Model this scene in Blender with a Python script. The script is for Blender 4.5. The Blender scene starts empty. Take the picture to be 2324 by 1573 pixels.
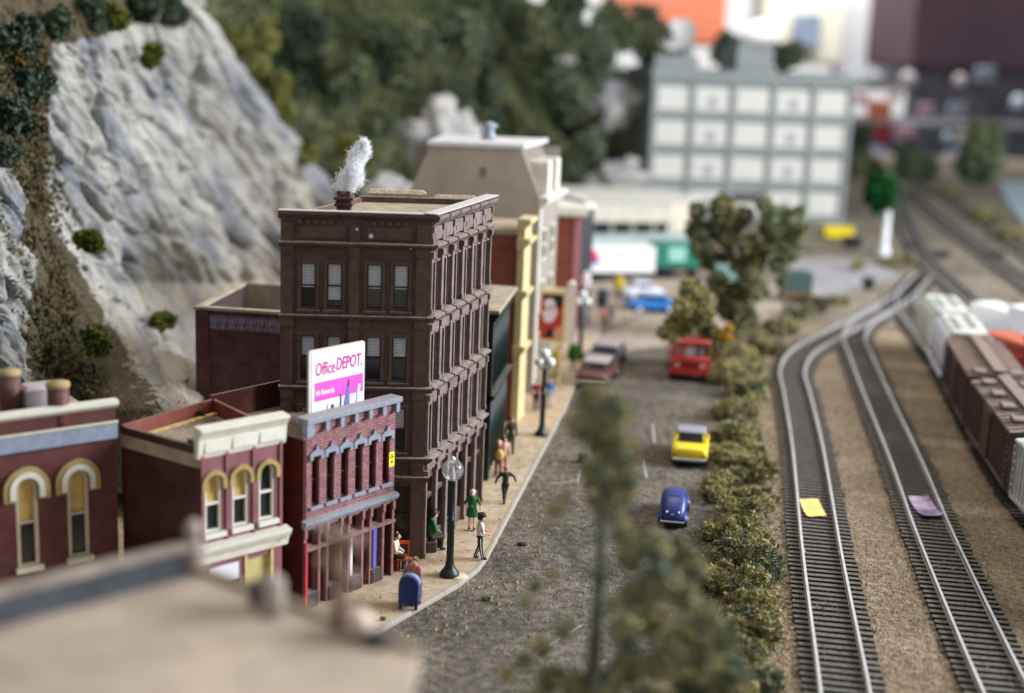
import bpy, math, random
import numpy as np
from mathutils import Vector, Matrix, noise
S = bpy.context.scene
COL = S.collection
# ------------------------------------------------------------------ camera
FP = 3100.0; CW = 2324.0; CH = 18.5; PITCH = math.radians(12.5); ROLL = math.radians(2.3)
_d = Vector((0, math.cos(PITCH), -math.sin(PITCH))); _u0 = Vector((0, math.sin(PITCH), math.cos(PITCH))); _r0 = Vector((1, 0, 0))
_r = _r0*math.cos(ROLL) + _u0*math.sin(ROLL); _u = -_r0*math.sin(ROLL) + _u0*math.cos(ROLL)
cam = bpy.data.objects.new('camera', bpy.data.cameras.new('camera')); COL.objects.link(cam)
cam.matrix_world = Matrix(((_r.x, _u.x, -_d.x, 0), (_r.y, _u.y, -_d.y, 0), (_r.z, _u.z, -_d.z, CH), (0, 0, 0, 1)))
cam.data.sensor_width = 36; cam.data.lens = FP/CW*36; cam.data.clip_start = .5; cam.data.clip_end = 1500
cam.data.dof.use_dof = True; cam.data.dof.focus_distance = 49.5; cam.data.dof.aperture_fstop = .048/0.66
S.camera = cam
# ------------------------------------------------------------------ light: an indoor room with a big window to the right and pale ceiling
W = bpy.data.worlds.new('World'); S.world = W; W.use_nodes = True
W.node_tree.nodes['Background'].inputs[0].default_value = (.86, .93, 1, 1); W.node_tree.nodes['Background'].inputs[1].default_value = .34
def area(name, loc, tgt, sx, sy, power, col):
    l = bpy.data.lights.new(name, 'AREA'); l.shape = 'RECTANGLE'; l.size = sx; l.size_y = sy; l.energy = power; l.color = col
    o = bpy.data.objects.new(name, l); COL.objects.link(o); o.location = loc
    o.rotation_euler = (Vector(tgt)-Vector(loc)).to_track_quat('-Z', 'Y').to_euler(); return o
area('window_light', (98, 60, 46), (0, 57, 3), 55, 40, 240000, (.86, .92, 1))
area('ceiling_light', (5, 75, 95), (3, 70, 0), 60, 60, 44000, (1, .92, .80))
area('backdrop_fill', (70, 300, 120), (60, 420, 30), 120, 60, 420000, (1, .98, .96))  # added lamp out of view, only to brighten the backdrop wall
S.view_settings.view_transform = 'Standard'; S.view_settings.look = 'None'; S.view_settings.exposure = .17; S.view_settings.gamma = 1
S.cycles.max_bounces = 5; S.cycles.diffuse_bounces = 3; S.cycles.glossy_bounces = 2; S.cycles.transmission_bounces = 5; S.cycles.transparent_max_bounces = 6
S.cycles.use_denoising = True; S.cycles.sample_clamp_indirect = 4

def ray(x, y): return _d + _r*((x-1162)/FP) - _u*((y-786.5)/FP)
def at(x, y, z=0.0):
    v = ray(x, y); t = (z-CH)/v.z; return Vector((v.x*t, v.y*t, z))
def atY(x, y, Y):
    v = ray(x, y); t = Y/v.y; return Vector((v.x*t, Y, CH+v.z*t))
# ------------------------------------------------------------------ materials
MATS = {}
def mat(name, col, rough=.65, var=.18, scale=3.0, bump=0.0, bscale=20, dust=0.0, col2=None, metal=0, brick=None, spec=.35, coat=0, emit=0):
    if name in MATS: return MATS[name]
    m = bpy.data.materials.new(name); m.use_nodes = True; MATS[name] = m
    nt = m.node_tree; N = nt.nodes; L = nt.links; b = N['Principled BSDF']
    b.inputs['Roughness'].default_value = rough; b.inputs['Metallic'].default_value = metal
    b.inputs['Specular IOR Level'].default_value = spec; b.inputs['Coat Weight'].default_value = coat
    tc = N.new('ShaderNodeTexCoord')
    def nz(sc, det=5, rg=.6):
        n = N.new('ShaderNodeTexNoise'); n.inputs['Scale'].default_value = sc; n.inputs['Detail'].default_value = det
        n.inputs['Roughness'].default_value = rg; L.new(tc.outputs['Object'], n.inputs['Vector']); return n
    c2 = col2 if col2 else tuple(min(1, c*(1+var)) for c in col)
    c1 = col if col2 else tuple(c*(1-var) for c in col)
    n1 = nz(scale); mr = N.new('ShaderNodeMapRange'); mr.inputs[1].default_value = .36; mr.inputs[2].default_value = .64
    L.new(n1.outputs[0], mr.inputs[0])
    mx = N.new('ShaderNodeMix'); mx.data_type = 'RGBA'; mx.inputs[6].default_value = (*c1, 1); mx.inputs[7].default_value = (*c2, 1)
    L.new(mr.outputs[0], mx.inputs[0]); out = mx.outputs[2]; hs = []
    if brick:
        bt = N.new('ShaderNodeTexBrick'); uv = N.new('ShaderNodeUVMap'); uv.uv_map = 'UVMap'
        bt.inputs['Scale'].default_value = 1; bt.inputs['Brick Width'].default_value = brick[0]; bt.inputs['Row Height'].default_value = brick[1]
        bt.inputs['Mortar Size'].default_value = brick[2]; bt.inputs['Color1'].default_value = (1, 1, 1, 1); bt.inputs['Color2'].default_value = (.86, .86, .86, 1)
        bt.inputs['Mortar'].default_value = (*brick[3], 1); bt.inputs['Mortar Smooth'].default_value = .2
        L.new(uv.outputs[0], bt.inputs['Vector'])
        mm = N.new('ShaderNodeMix'); mm.data_type = 'RGBA'; mm.blend_type = 'MULTIPLY'; mm.inputs[0].default_value = 1
        L.new(out, mm.inputs[6]); L.new(bt.outputs['Color'], mm.inputs[7]); out = mm.outputs[2]; hs.append((bt.outputs['Fac'], -.03))
    if dust:
        g = N.new('ShaderNodeNewGeometry'); sx = N.new('ShaderNodeSeparateXYZ'); L.new(g.outputs['Normal'], sx.inputs[0])
        r2 = N.new('ShaderNodeMapRange'); r2.inputs[1].default_value = .45; r2.inputs[2].default_value = .95; r2.inputs[4].default_value = dust
        L.new(sx.outputs['Z'], r2.inputs[0]); n2 = nz(6, 6, .7); r3 = N.new('ShaderNodeMapRange'); r3.inputs[1].default_value = .25; r3.inputs[2].default_value = .6
        L.new(n2.outputs[0], r3.inputs[0]); mu = N.new('ShaderNodeMath'); mu.operation = 'MULTIPLY'; L.new(r2.outputs[0], mu.inputs[0]); L.new(r3.outputs[0], mu.inputs[1])
        md = N.new('ShaderNodeMix'); md.data_type = 'RGBA'; md.inputs[7].default_value = (.36, .31, .25, 1)
        L.new(mu.outputs[0], md.inputs[0]); L.new(out, md.inputs[6]); out = md.outputs[2]
    L.new(out, b.inputs['Base Color'])
    if emit: L.new(out, b.inputs['Emission Color']); b.inputs['Emission Strength'].default_value = emit
    last = None
    if bump:
        n3 = nz(bscale, 8, .65); bp = N.new('ShaderNodeBump'); bp.inputs['Distance'].default_value = bump; bp.inputs['Strength'].default_value = .8
        L.new(n3.outputs[0], bp.inputs['Height']); last = bp
    for sock, dist in hs:
        bp = N.new('ShaderNodeBump'); bp.inputs['Distance'].default_value = abs(dist); bp.inputs['Strength'].default_value = .9; bp.invert = dist < 0
        L.new(sock, bp.inputs['Height'])
        if last: L.new(last.outputs[0], bp.inputs['Normal'])
        last = bp
    if last: L.new(last.outputs[0], b.inputs['Normal'])
    return m
def granular(name, cols, scales=(14, 2.2, .35), bump=.05):
    m = bpy.data.materials.new(name); m.use_nodes = True; nt = m.node_tree; N = nt.nodes; L = nt.links; b = N['Principled BSDF']
    b.inputs['Roughness'].default_value = .95; b.inputs['Specular IOR Level'].default_value = .15
    tc = N.new('ShaderNodeTexCoord')
    v = N.new('ShaderNodeTexVoronoi'); v.inputs['Scale'].default_value = scales[0]; L.new(tc.outputs['Object'], v.inputs['Vector'])
    cr = N.new('ShaderNodeValToRGB'); cr.color_ramp.elements[0].color = (*cols[0], 1); cr.color_ramp.elements[1].color = (*cols[2], 1)
    e = cr.color_ramp.elements.new(.5); e.color = (*cols[1], 1)
    sp = N.new('ShaderNodeSeparateColor'); L.new(v.outputs['Color'], sp.inputs[0])
    n1 = N.new('ShaderNodeTexNoise'); n1.inputs['Scale'].default_value = scales[1]; n1.inputs['Detail'].default_value = 8; L.new(tc.outputs['Object'], n1.inputs['Vector'])
    n2 = N.new('ShaderNodeTexNoise'); n2.inputs['Scale'].default_value = scales[2]; n2.inputs['Detail'].default_value = 4; L.new(tc.outputs['Object'], n2.inputs['Vector'])
    def lin(a, k, o):
        x = N.new('ShaderNodeMath'); x.operation = 'MULTIPLY_ADD'; L.new(a, x.inputs[0]); x.inputs[1].default_value = k; x.inputs[2].default_value = o; return x.outputs[0]
    s1 = lin(sp.outputs[0], .55, -.27); s2 = lin(n1.outputs[0], 1.7, -.85); s3 = lin(n2.outputs[0], 1.3, -.65)
    a1 = N.new('ShaderNodeMath'); L.new(s1, a1.inputs[0]); L.new(s2, a1.inputs[1]); a2 = N.new('ShaderNodeMath'); L.new(a1.outputs[0], a2.inputs[0]); L.new(s3, a2.inputs[1])
    f = lin(a2.outputs[0], 1, .5); L.new(f, cr.inputs[0]); L.new(cr.outputs[0], b.inputs['Base Color'])
    bp = N.new('ShaderNodeBump'); bp.inputs['Distance'].default_value = bump; bp.inputs['Strength'].default_value = 1; L.new(v.outputs['Distance'], bp.inputs['Height'])
    bp2 = N.new('ShaderNodeBump'); bp2.inputs['Distance'].default_value = bump*3; bp2.inputs['Strength'].default_value = .8; L.new(n1.outputs[0], bp2.inputs['Height']); L.new(bp.outputs[0], bp2.inputs['Normal'])
    L.new(bp2.outputs[0], b.inputs['Normal']); return m
def leafmat(name, cols, clump=1.2, isl=.35):
    m = bpy.data.materials.new(name); m.use_nodes = True; nt = m.node_tree; N = nt.nodes; L = nt.links; b = N['Principled BSDF']
    b.inputs['Roughness'].default_value = .9; b.inputs['Specular IOR Level'].default_value = .1
    tc = N.new('ShaderNodeTexCoord'); n = N.new('ShaderNodeTexNoise'); n.inputs['Scale'].default_value = clump; n.inputs['Detail'].default_value = 3
    oi = N.new('ShaderNodeObjectInfo'); va = N.new('ShaderNodeVectorMath'); va.operation = 'MULTIPLY_ADD'; L.new(oi.outputs['Location'], va.inputs[0]); va.inputs[1].default_value = (1, 1, 1)
    L.new(tc.outputs['Object'], va.inputs[2]); L.new(va.outputs[0], n.inputs['Vector'])
    g = N.new('ShaderNodeNewGeometry'); a = N.new('ShaderNodeMath'); a.operation = 'MULTIPLY_ADD'; L.new(g.outputs['Random Per Island'], a.inputs[0]); a.inputs[1].default_value = isl; a.inputs[2].default_value = -isl/2
    k = N.new('ShaderNodeMath'); k.operation = 'MULTIPLY_ADD'; L.new(n.outputs[0], k.inputs[0]); k.inputs[1].default_value = 2.6; k.inputs[2].default_value = -.8
    s = N.new('ShaderNodeMath'); L.new(k.outputs[0], s.inputs[0]); L.new(a.outputs[0], s.inputs[1])
    cr = N.new('ShaderNodeValToRGB'); els = cr.color_ramp.elements
    while len(els) < len(cols): els.new(.5)
    for i, c in enumerate(cols): els[i].position = i/(len(cols)-1); els[i].color = (*c, 1)
    L.new(s.outputs[0], cr.inputs[0]); L.new(cr.outputs[0], b.inputs['Base Color']); return m
G = dict(
 brown=mat('brown_stone_paint', (.098, .057, .043), .5, .25, 2.5, .01, 30, .95),
 litbrown=mat('dusty_lit_brown_stone_paint', (.20, .145, .135), .55, .22, 3, .01, 30, .9),  # paler brown for street-side trim: window light painted in, with some dust
 brownd=mat('brown_recess_paint', (.07, .038, .028), .6, .2, 3, .01, 30, .3),
 maroon=mat('maroon_paint', (.11, .034, .032), .55, .18, 2, .006, 25, .4),
 maroond=mat('dark_red_plastic', (.09, .026, .02), .35, .25, 1.5, .006, 18, .35),
 purplebrick=mat('dusty_purple_brick', (.34, .155, .165), .7, .25, 4, 0, 20, .4, brick=(.30, .095, .014, (.50, .42, .44))),
 darkbrick=mat('dark_brick', (.12, .04, .045), .55, .3, 2, 0, 20, .4, brick=(.30, .1, .01, (.7, .6, .65))),
 palebrick=mat('pale_mauve_brick', (.30, .22, .27), .7, .2, 4, 0, 20, .4, brick=(.16, .3, .02, (.4, .35, .4))),
 cream=mat('cream_paint', (.72, .66, .47), .5, .08, 3, .004, 20, .35),
 ivory=mat('ivory_paint', (.74, .71, .60), .5, .06, 3, 0, 20, .3),
 ochre=mat('ochre_paint', (.38, .29, .11), .6, .15, 4, 0, 20, .25),
 bluegrey=mat('blue_grey_paint', (.24, .28, .36), .6, .12, 3, .004, 20, .5),
 greytrim=mat('grey_trim_paint', (.26, .28, .33), .6, .15, 5, .004, 20, .6),
 tan=mat('dusty_tan_roof', (.36, .29, .205), .9, .18, 2, .015, 14),
 roofwood=mat('dusty_plank_roof', (.27, .20, .135), .9, .2, 3, .01, 20, .2),
 glass=mat('dark_window_glass', (.018, .022, .026), .12, .3, 3, spec=.5),
 yglass=mat('yellow_window_shade', (.58, .40, .13), .5, .08, 4),
 lamp=mat('black_green_enamel', (.012, .02, .017), .4, .3, 8, .002, 40, .3),
 dgreen=mat('dark_green_paint', (.007, .015, .014), .45, .35, 4, .004, 20, .35),
 yellowp=mat('pale_yellow_paint', (.66, .54, .27), .5, .08, 2, 0, 20, .3),
 beige=mat('bare_beige_wall', (.345, .29, .215), .75, .14, .5, .01, 8),
 white=mat('white_paint', (.78, .78, .78), .5, .04, 2, 0, 20, .15),
 redb=mat('brick_red_wall', (.22, .055, .035), .65, .15, 2, 0, 20, .3),
 pink=mat('dusty_pink_wall', (.45, .19, .20), .65, .12, 2, 0, 20, .3),
 greyc=mat('grey_concrete_paint', (.25, .27, .265), .7, .08, 1),
 ivoryg=mat('ivory_wall_panel', (.62, .60, .55), .6, .04, 1),
 blue=mat('mailbox_blue', (.012, .028, .14), .35, .2, 6, .003, 40, .2),
 red=mat('red_enamel', (.55, .035, .03), .35, .12, 4, 0, 20, .15),
 redchair=mat('orange_red_paint', (.60, .07, .02), .5, .15, 6),
 yellow=mat('yellow_car_paint', (.80, .60, .015), .3, .05, 3, coat=.3),
 beetle=mat('beetle_blue_paint', (.022, .036, .18), .42, .12, 3, coat=.12),
 chrome=mat('dull_chrome', (.55, .55, .57), .35, .1, 6, metal=.7),
 tyre=mat('tyre_rubber', (.012, .012, .012), .8, .2, 6),
 taill=mat('red_light_lens', (.5, .03, .02), .3, .1, 5),
 rail=mat('rail_steel', (.74, .72, .72), .38, .1, 2, 0, 20, metal=.6, spec=.5),
 railside=mat('rail_side_brown', (.26, .23, .21), .7, .2, 2),
 tie=mat('dark_tie_plastic', (.035, .031, .028), .75, .4, 5, .01, 30, .35),
 bed=None, skin=mat('figure_skin', (.62, .36, .24), .6, .05, 5), hair=mat('dark_hair', (.03, .02, .015), .7, .2, 5),
 bark=mat('tree_bark', (.10, .075, .05), .9, .3, 5, .02, 14),
 boxcar=mat('boxcar_brown', (.105, .062, .052), .6, .22, 2, .008, 16, .5),
 silver=mat('boxcar_pale_grey', (.50, .50, .51), .5, .12, 2, 0, 20, .25),
 lav=mat('hopper_lavender_white', (.60, .62, .72), .45, .1, 1.5, 0, 20, .2),
 creamcar=mat('hopper_cream', (.55, .54, .48), .55, .1, 1.5, 0, 20, .25),
 orange=mat('orange_paint', (.70, .13, .03), .5, .1, .5),
 black=mat('black_paint', (.012, .012, .014), .5, .2, 4),
)
def flat(name, col, rough=.5, **k): return mat(name, col, rough, .05, 3, **k)
# ------------------------------------------------------------------ mesh helpers
class Fr:
    """frame: s along a->b, n outward (right of a->b), z up"""
    def __init__(f, a, b=None, ang=None, z=0):
        f.o = Vector((a[0], a[1], 0)); f.z0 = z
        if b is not None:
            d = Vector((b[0]-a[0], b[1]-a[1], 0)); f.L = d.length; d.normalize()
        else: d = Vector((math.cos(ang), math.sin(ang), 0)); f.L = 0
        f.d = d; f.n = Vector((d.y, -d.x, 0))
    def __call__(f, s, n, z): return f.o + f.d*s + f.n*n + Vector((0, 0, z+f.z0))
class MB:
    def __init__(m, fr=None): m.v = []; m.f = []; m.mi = []; m.uv = []; m.fr = fr or (lambda x, y, z: Vector((x, y, z))); m.cur = 0; m.sm = []
    def face(m, pts, smooth=False):
        i = len(m.v); m.v += [tuple(m.fr(*p)) for p in pts]; m.f.append(tuple(range(i, i+len(pts)))); m.mi.append(m.cur); m.sm.append(smooth)
        a = Vector(pts[0]); n = (Vector(pts[1])-a).cross(Vector(pts[2])-a); ax = max(range(3), key=lambda k: abs(n[k]))
        m.uv += [(p[1], p[2]) if ax == 0 else (p[0], p[2]) if ax == 1 else (p[0], p[1]) for p in pts]
    def mesh(m, vs, fs, smooth=True):
        i = len(m.v); m.v += [tuple(m.fr(*p)) for p in vs]
        for f in fs:
            m.f.append(tuple(i+k for k in f)); m.mi.append(m.cur); m.sm.append(smooth); m.uv += [(vs[k][0], vs[k][2]) for k in f]
    def box(m, s0, s1, n0, n1, z0, z1, bv=0.0):
        if bv:
            b = bv; A = []
            lv = [(z0, b), (z0+b, 0), (z1-b, 0), (z1, b)]
            for z, i in lv: A += [(s0+i, n0+i, z), (s1-i, n0+i, z), (s1-i, n1-i, z), (s0+i, n1-i, z)]
            F = [(3, 2, 1, 0), (12, 13, 14, 15)]
            for k in range(3):
                for j in range(4): F.append((k*4+j, k*4+(j+1) % 4, (k+1)*4+(j+1) % 4, (k+1)*4+j))
            m.mesh(A, F, False); return m
        p = [(s0, n0, z0), (s1, n0, z0), (s1, n1, z0), (s0, n1, z0), (s0, n0, z1), (s1, n0, z1), (s1, n1, z1), (s0, n1, z1)]
        for q in ((0, 3, 2, 1), (4, 5, 6, 7), (0, 1, 5, 4), (1, 2, 6, 5), (2, 3, 7, 6), (3, 0, 4, 7)): m.face([p[k] for k in q])
        return m
    def prism(m, poly, z0, z1):
        """poly in (s,n)"""
        k = len(poly); m.face([(a, b, z1) for a, b in poly]); m.face([(a, b, z0) for a, b in poly][::-1])
        for i in range(k):
            a, b = poly[i], poly[(i+1) % k]; m.face([(a[0], a[1], z0), (b[0], b[1], z0), (b[0], b[1], z1), (a[0], a[1], z1)])
        return m
    def slab(m, poly, n0, n1):
        """poly in (s,z), extruded along n"""
        k = len(poly); m.face([(a, n1, b) for a, b in poly]); m.face([(a, n0, b) for a, b in poly][::-1])
        for i in range(k):
            a, b = poly[i], poly[(i+1) % k]; m.face([(a[0], n0, a[1]), (b[0], n0, b[1]), (b[0], n1, b[1]), (a[0], n1, a[1])])
        return m
    def profile(m, s0, s1, prof):
        """prof list of (n,z) swept along s"""
        k = len(prof); m.face([(s0, a, b) for a, b in prof]); m.face([(s1, a, b) for a, b in prof][::-1])
        for i in range(k):
            a, b = prof[i], prof[(i+1) % k]; m.face([(s0, a[0], a[1]), (s1, a[0], a[1]), (s1, b[0], b[1]), (s0, b[0], b[1])])
        return m
    def lathe(m, c, prof, k=14):
        vs = []; fs = []
        for r, z in prof:
            for j in range(k): a = 2*math.pi*j/k; vs.append((c[0]+r*math.cos(a), c[1]+r*math.sin(a), c[2]+z))
        for i in range(len(prof)-1):
            for j in range(k): fs.append((i*k+j, i*k+(j+1) % k, (i+1)*k+(j+1) % k, (i+1)*k+j))
        fs.append(tuple(range(k))[::-1]); fs.append(tuple((len(prof)-1)*k+j for j in range(k)))
        m.mesh(vs, fs); return m
    def tube(m, pts, r, k=8):
        P = [Vector(p) for p in pts]; R = r if isinstance(r, (list, tuple)) else [r]*len(P); vs = []; fs = []
        for i, p in enumerate(P):
            t = (P[min(i+1, len(P)-1)]-P[max(i-1, 0)]).normalized(); a = t.cross(Vector((0.3, .2, 1)) if abs(t.z) < .9 else Vector((1, 0, 0))).normalized(); b = t.cross(a)
            for j in range(k): q = 2*math.pi*j/k; vs.append(tuple(p+(a*math.cos(q)+b*math.sin(q))*R[i]))
        for i in range(len(P)-1):
            for j in range(k): fs.append((i*k+j, i*k+(j+1) % k, (i+1)*k+(j+1) % k, (i+1)*k+j))
        fs += [tuple(range(k))[::-1], tuple((len(P)-1)*k+j for j in range(k))]; m.mesh(vs, fs); return m
    def ball(m, c, r, k=12, sc=(1, 1, 1)):
        vs = []; fs = []; h = k//2+1
        for i in range(h+1):
            th = math.pi*i/h
            for j in range(k): a = 2*math.pi*j/k; vs.append((c[0]+r*sc[0]*math.sin(th)*math.cos(a), c[1]+r*sc[1]*math.sin(th)*math.sin(a), c[2]-r*sc[2]*math.cos(th)))
        for i in range(h):
            for j in range(k): fs.append((i*k+j, i*k+(j+1) % k, (i+1)*k+(j+1) % k, (i+1)*k+j))
        m.mesh(vs, fs); return m
    def build(m, name, mats, parent=None, label=None, weld=True):
        me = bpy.data.meshes.new(name); off = parent_world(parent)
        me.from_pydata([(a-off[0], b-off[1], c-off[2]) for a, b, c in m.v], [], m.f)
        if not isinstance(mats, (list, tuple)): mats = [mats]
        for x in mats: me.materials.append(x)
        me.polygons.foreach_set('material_index', m.mi); me.polygons.foreach_set('use_smooth', m.sm)
        uv = me.uv_layers.new(name='UVMap'); uv.data.foreach_set('uv', [c for p in m.uv for c in p]); me.update()
        import bmesh
        bm = bmesh.new(); bm.from_mesh(me)
        if any(m.sm): bmesh.ops.remove_doubles(bm, verts=bm.verts, dist=1e-5)
        bmesh.ops.recalc_face_normals(bm, faces=bm.faces); bm.to_mesh(me); bm.free()
        o = bpy.data.objects.new(name, me); COL.objects.link(o)
        if parent: o.parent = parent
        if label: o['label'] = label
        return o
def parent_world(p):
    v = Vector((0, 0, 0))
    while p: v += p.location; p = p.parent
    return v
def tag(o, label=None, cat=None, group=None, kind=None):
    if label: o['label'] = label
    if cat: o['category'] = cat
    if group: o['group'] = group
    if kind: o['kind'] = kind
    return o
def root(name, label, cat, loc, group=None):
    o = bpy.data.objects.new(name, None); COL.objects.link(o); o.location = Vector(loc); o.empty_display_size = .2
    return tag(o, label, cat, group)
def npmesh(name, V, F, m, parent=None, smooth=False):
    me = bpy.data.meshes.new(name); V = np.asarray(V, np.float32); F = np.asarray(F, np.int32)
    off = parent_world(parent); V = V-np.array(off, np.float32); k = F.shape[1]
    me.vertices.add(len(V)); me.vertices.foreach_set('co', V.ravel()); me.loops.add(F.size); me.loops.foreach_set('vertex_index', F.ravel())
    me.polygons.add(len(F)); me.polygons.foreach_set('loop_start', np.arange(0, F.size, k, dtype=np.int32)); me.polygons.foreach_set('loop_total', np.full(len(F), k, np.int32))
    me.polygons.foreach_set('use_smooth', np.full(len(F), smooth)); me.materials.append(m); me.update(calc_edges=True); me.validate()
    o = bpy.data.objects.new(name, me); COL.objects.link(o)
    if parent: o.parent = parent
    return o
def leaves(P, size, rng, stretch=1.6):
    n = len(P); A = rng.normal(size=(n, 3)); A /= np.linalg.norm(A, axis=1)[:, None]; B = rng.normal(size=(n, 3)); B -= A*(A*B).sum(1)[:, None]; B /= np.linalg.norm(B, axis=1)[:, None]
    s = (size*(.5+rng.random(n)))[:, None]; a = A*s*stretch*.5; b = B*s*.5; N = np.cross(A, B)*s*.25
    V = np.stack([P-a, P-b+N, P+a, P+b+N], 1).reshape(-1, 3); return V, np.arange(4*n).reshape(n, 4)
def cloud(centers, n, rng, shell=.55):
    """centers (x,y,z,rx,ry,rz) -> points spread in the outer part of each lump"""
    c = np.array(centers, float); w = (c[:, 3]*c[:, 4]*c[:, 5])**(2/3); idx = rng.choice(len(c), n, p=w/w.sum()); c = c[idx]
    d = rng.normal(size=(n, 3)); d /= np.linalg.norm(d, axis=1)[:, None]; r = shell+(1-shell)*rng.random(n)**.6*1.08
    # knobbly radius
    k = 1+.22*np.sin(d[:, 0]*7+idx)*np.sin(d[:, 1]*6+idx*2)+.15*np.sin(d[:, 2]*11+idx*3)
    return c[:, :3]+d*c[:, 3:]*(r*k)[:, None]
# ================================================================== SETTING
gr_ballast = granular('tan_ballast', ((.13, .092, .058), (.255, .19, .122), (.41, .32, .215)), (15, 3.5, .3), .06)
gr_road = granular('grey_gravel_asphalt', ((.052, .046, .037), (.12, .105, .085), (.25, .21, .165)), (18, 3, .35), .03)
gr_bed = granular('dark_track_bed', ((.035, .030, .026), (.085, .072, .060), (.20, .165, .125)), (22, 3, .5), .04)
gr_walk = granular('tan_sidewalk_dust', ((.33, .24, .15), (.44, .335, .22), (.56, .45, .315)), (30, 2.5, .6), .008)
gr_lot = granular('pale_lot', ((.26, .24, .24), (.33, .31, .315), (.40, .38, .39)), (12, 2, .3), .01)
gr_tanlot = granular('tan_pink_lot', ((.25, .20, .155), (.35, .285, .23), (.44, .37, .30)), (12, 1.5, .25), .02)
gr_far = granular('far_ground', ((.10, .085, .065), (.21, .175, .13), (.36, .31, .24)), (5, .8, .08), .06)
def sheet(name, pts, z, m, thick=0):
    b = MB(); P = [(p[0], p[1]) for p in pts]
    if thick: b.prism(P, z-thick, z)
    else: b.face([(x, y, z) for x, y in P])
    o = b.build(name, m); return tag(o, kind='structure')
sheet('ground', [(-60, -20), (110, -20), (110, 275), (-60, 275)], 0, gr_ballast)
sheet('far_ground', [(2, 96), (110, 96), (110, 274), (-5, 274)], .004, gr_far)
kerb = [(-9, 24), (-7.2, 33.5)]+[tuple(at(*p)[:2]) for p in ((860, 1440), (1040, 1335), (1085, 1300), (1105, 1272))]+[tuple(at(*p)[:2]) for p in ((1290, 918), (1330, 822), (1368, 735))]
hedge_line = [tuple(at(*p)[:2]) for p in ((1500, 1900), (1560, 1573), (1660, 1400), (1680, 1200), (1670, 1000), (1690, 860), (1780, 745))]
sheet('road', kerb+hedge_line[::-1]+[(4, 20)], .004, gr_road)
b = MB(); wk = kerb+[(10, 104), (-6, 104), (-30, 60), (-30, 24)]
b.prism([(x, y) for x, y in wk], -.02, .17); tag(b.build('sidewalk', gr_walk), kind='structure')
b = MB()                                                     # pale kerb stones
for a, c in zip(kerb[:-1], kerb[1:]):
    f = Fr(a, c); b.fr = f; b.box(0, f.L, -.14, .03, 0, .185, .02)
tag(b.build('kerb', mat('kerb_concrete', (.37, .32, .26), .85, .12, 3, .01, 20)), kind='structure')
sheet('lot', [tuple(at(*p)[:2]) for p in ((1340, 770), (1500, 700), (1560, 640), (1300, 640), (1290, 800))], .188, gr_tanlot)
sheet('cross_street', [tuple(at(*p)[:2]) for p in ((1330, 805), (1720, 765), (1890, 690), (1760, 640), (1420, 645), (1330, 700))], .012, gr_tanlot)
sheet('parking_lot', [tuple(at(*p)[:2]) for p in ((1760, 680), (1900, 668), (2045, 628), (1975, 590), (1800, 585))], .016, gr_lot)
mline = mat('worn_white_line', (.34, .32, .30), .9, .3, 9)
for a, c in (((1459, 1043), (1468, 1085)), ((1481, 962), (1486, 1006)), ((1250, 1098), (1312, 1091)), ((1311, 1096), (1318, 1068)), ((1560, 770), (1548, 800)), ((1700, 1655), (1905, 1560))):
    p, q = at(*a), at(*c); f = Fr(p, q); b = MB(f); b.box(0, f.L, -.05, .05, .008, .012); tag(b.build('road_marking', mline), kind='structure')
p, q = at(1180, 1505), at(1320, 1420); f = Fr(p, q); b = MB(f); b.box(0, f.L, -.03, .03, .008, .012); tag(b.build('road_marking', mline), kind='structure')
# gravel grains and leaf litter: nobody could count them
def grains(name, poly, n, smin, smax, m, seed, z=.01, up=None):
    rng = np.random.default_rng(seed); P = np.array([p[:2] for p in poly]); lo, hi = P.min(0), P.max(0); out = []
    while len(out) < n:
        q = lo+(hi-lo)*rng.random((n, 2)); ins = np.zeros(n, bool); j = len(P)-1
        for i in range(len(P)):
            c = ((P[i, 1] > q[:, 1]) != (P[j, 1] > q[:, 1])) & (q[:, 0] < (P[j, 0]-P[i, 0])*(q[:, 1]-P[i, 1])/(P[j, 1]-P[i, 1]+1e-9)+P[i, 0]); ins ^= c; j = i
        out += list(q[ins])
    q = np.array(out[:n]); s = smin+(smax-smin)*rng.random(n)**2.5; a = rng.random(n)*6.28
    base = np.array([[1, 0, 0], [-.5, .85, 0], [-.5, -.85, 0], [.1, .05, 1.1]]); V = np.zeros((n, 4, 3))
    for k in range(4):
        x, y, zz = base[k]*(1+0*k); V[:, k, 0] = q[:, 0]+s*(x*np.cos(a)-y*np.sin(a)); V[:, k, 1] = q[:, 1]+s*(x*np.sin(a)+y*np.cos(a)); V[:, k, 2] = z+s*zz*(.5+rng.random(n)*.6)-.01*(k < 3)
    i = np.arange(n)[:, None]*4; F = np.concatenate([i+[0, 1, 3], i+[1, 2, 3], i+[2, 0, 3]])
    o = npmesh(name, V.reshape(-1, 3), F, m); return tag(o, kind='stuff')
near_road = [at(*p) for p in ((860, 1445), (1110, 1285), (1290, 925), (1600, 900), (1620, 1200), (1600, 1573), (900, 1700))]
near_bal = [at(*p) for p in ((1640, 1573), (1720, 1100), (1700, 860), (1780, 780), (2324, 760), (2500, 1573))]
g1 = leafmat('road_grit', ((.05, .042, .032), (.12, .10, .075), (.28, .22, .15), (.08, .065, .05)), 3)
g2 = leafmat('ballast_grit', ((.14, .105, .07), (.30, .235, .165), (.48, .40, .30), (.20, .15, .10)), 3)
tag(grains('gravel', near_road, 30000, .010, .034, g1, 1), 'loose dark gravel over the street')
tag(grains('ballast_gravel', near_bal, 34000, .02, .055, g2, 2), 'tan ballast grains between the tracks')
lit = [at(*p) for p in ((870, 1440), (1110, 1285), (1300, 920), (1330, 925), (1260, 1170), (1200, 1350), (940, 1520))]
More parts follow.
